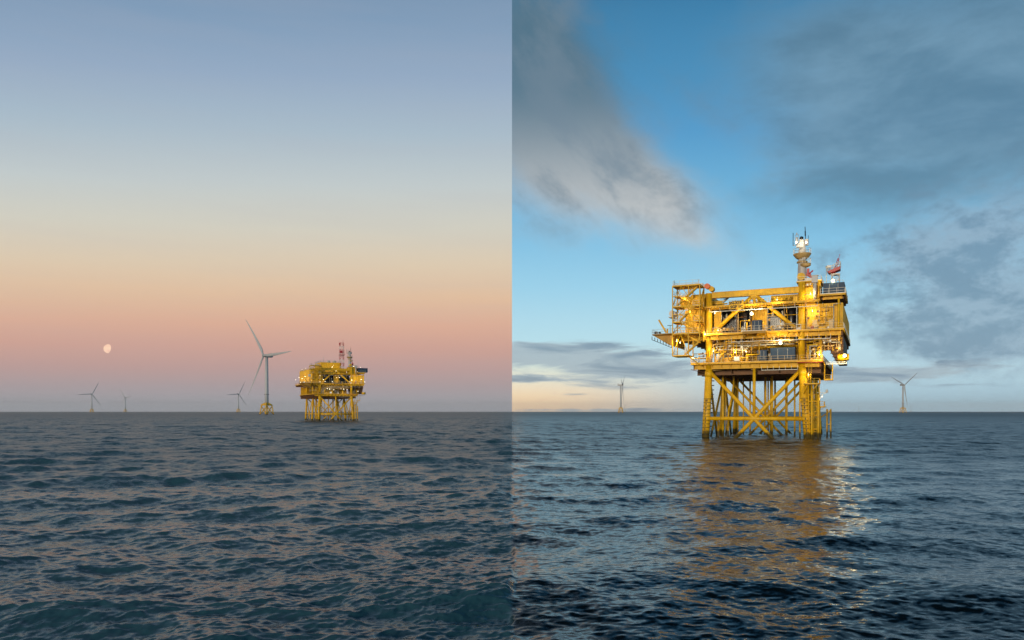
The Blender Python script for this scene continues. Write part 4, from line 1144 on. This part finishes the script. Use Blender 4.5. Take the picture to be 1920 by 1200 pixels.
# ------------------------------------------------------------------ the moon
def make_moon():
    D = 150000.0
    u, v = 203.5, 654
    p = Vector(((u - 960) / FPX * D, D, EYE + (HZ - v) / FPX * D))
    r = 8.4 / FPX * D
    m = bpy.data.meshes.new('moon')
    V_, F_ = [], []
    n1_, n2_ = 24, 40
    for i in range(n1_ + 1):
        a = math.pi * i / n1_
        for j in range(n2_):
            b_ = 2 * math.pi * j / n2_
            V_.append((r * math.sin(a) * math.cos(b_), r * math.sin(a) * math.sin(b_), r * math.cos(a)))
    for i in range(n1_):
        for j in range(n2_):
            F_.append((i * n2_ + j, (i + 1) * n2_ + j, (i + 1) * n2_ + (j + 1) % n2_, i * n2_ + (j + 1) % n2_))
    m.from_pydata(V_, [], F_); m.polygons.foreach_set('use_smooth', [True] * len(F_)); m.validate(); m.update()
    mt = bpy.data.materials.new('moon_light'); mt.use_nodes = True
    t = mt.node_tree; t.nodes.clear(); e = Expr(t)
    g = t.nodes.new('ShaderNodeNewGeometry')
    dt = t.nodes.new('ShaderNodeVectorMath'); dt.operation = 'DOT_PRODUCT'
    t.links.new(g.outputs['Normal'], dt.inputs[0]); dt.inputs[1].default_value = Vector((-.50, -.86, .12)).normalized()
    lit = e.step(dt.outputs['Value'], -.03, .14)  # sunlit phase put into the emission from a fixed direction
    tcx = t.nodes.new('ShaderNodeTexCoord')
    seas = e.noise(tcx.outputs['Generated'], 3.2, 3, .55)
    cl = e.mix(e.step(seas, .42, .62), (.44, .34, .19, 1), (.37, .25, .14, 1))
    em = t.nodes.new('ShaderNodeEmission'); t.links.new(cl, em.inputs[0]); t.links.new(lit, em.inputs[1])
    tr = t.nodes.new('ShaderNodeBsdfTransparent')
    ad = t.nodes.new('ShaderNodeAddShader'); t.links.new(em.outputs[0], ad.inputs[0]); t.links.new(tr.outputs[0], ad.inputs[1])
    # only the near hemisphere shines towards us
    bk = t.nodes.new('ShaderNodeMixShader'); t.links.new(g.outputs['Backfacing'], bk.inputs[0]); t.links.new(ad.outputs[0], bk.inputs[1]); t.links.new(tr.outputs[0], bk.inputs[2])
    o_ = t.nodes.new('ShaderNodeOutputMaterial'); t.links.new(bk.outputs[0], o_.inputs[0])
    mt.cycles.emission_sampling = 'NONE'
    m.materials.append(mt)
    o = bpy.data.objects.new('moon', m); col.objects.link(o); o.location = p
    tag(o, 'pale gibbous moon low in the pink sky', 'moon')
make_moon()

# ------------------------------------------------------------------ sea haze
hm = bpy.data.materials.new('sea_haze'); hm.use_nodes = True
ht = hm.node_tree; ht.nodes.clear()
pv = ht.nodes.new('ShaderNodeVolumePrincipled')
pv.inputs['Color'].default_value = (.98, .98, .98, 1); pv.inputs['Density'].default_value = 3.2e-5; pv.inputs['Anisotropy'].default_value = 0.0
ho = ht.nodes.new('ShaderNodeOutputMaterial'); ht.links.new(pv.outputs[0], ho.inputs['Volume'])
MATS['sea_haze'] = hm
hz_ = MB().box(-25000, 25000, -25000, 25000, -3.5, 260).build('haze', 'sea_haze')
hz_['kind'] = 'stuff'
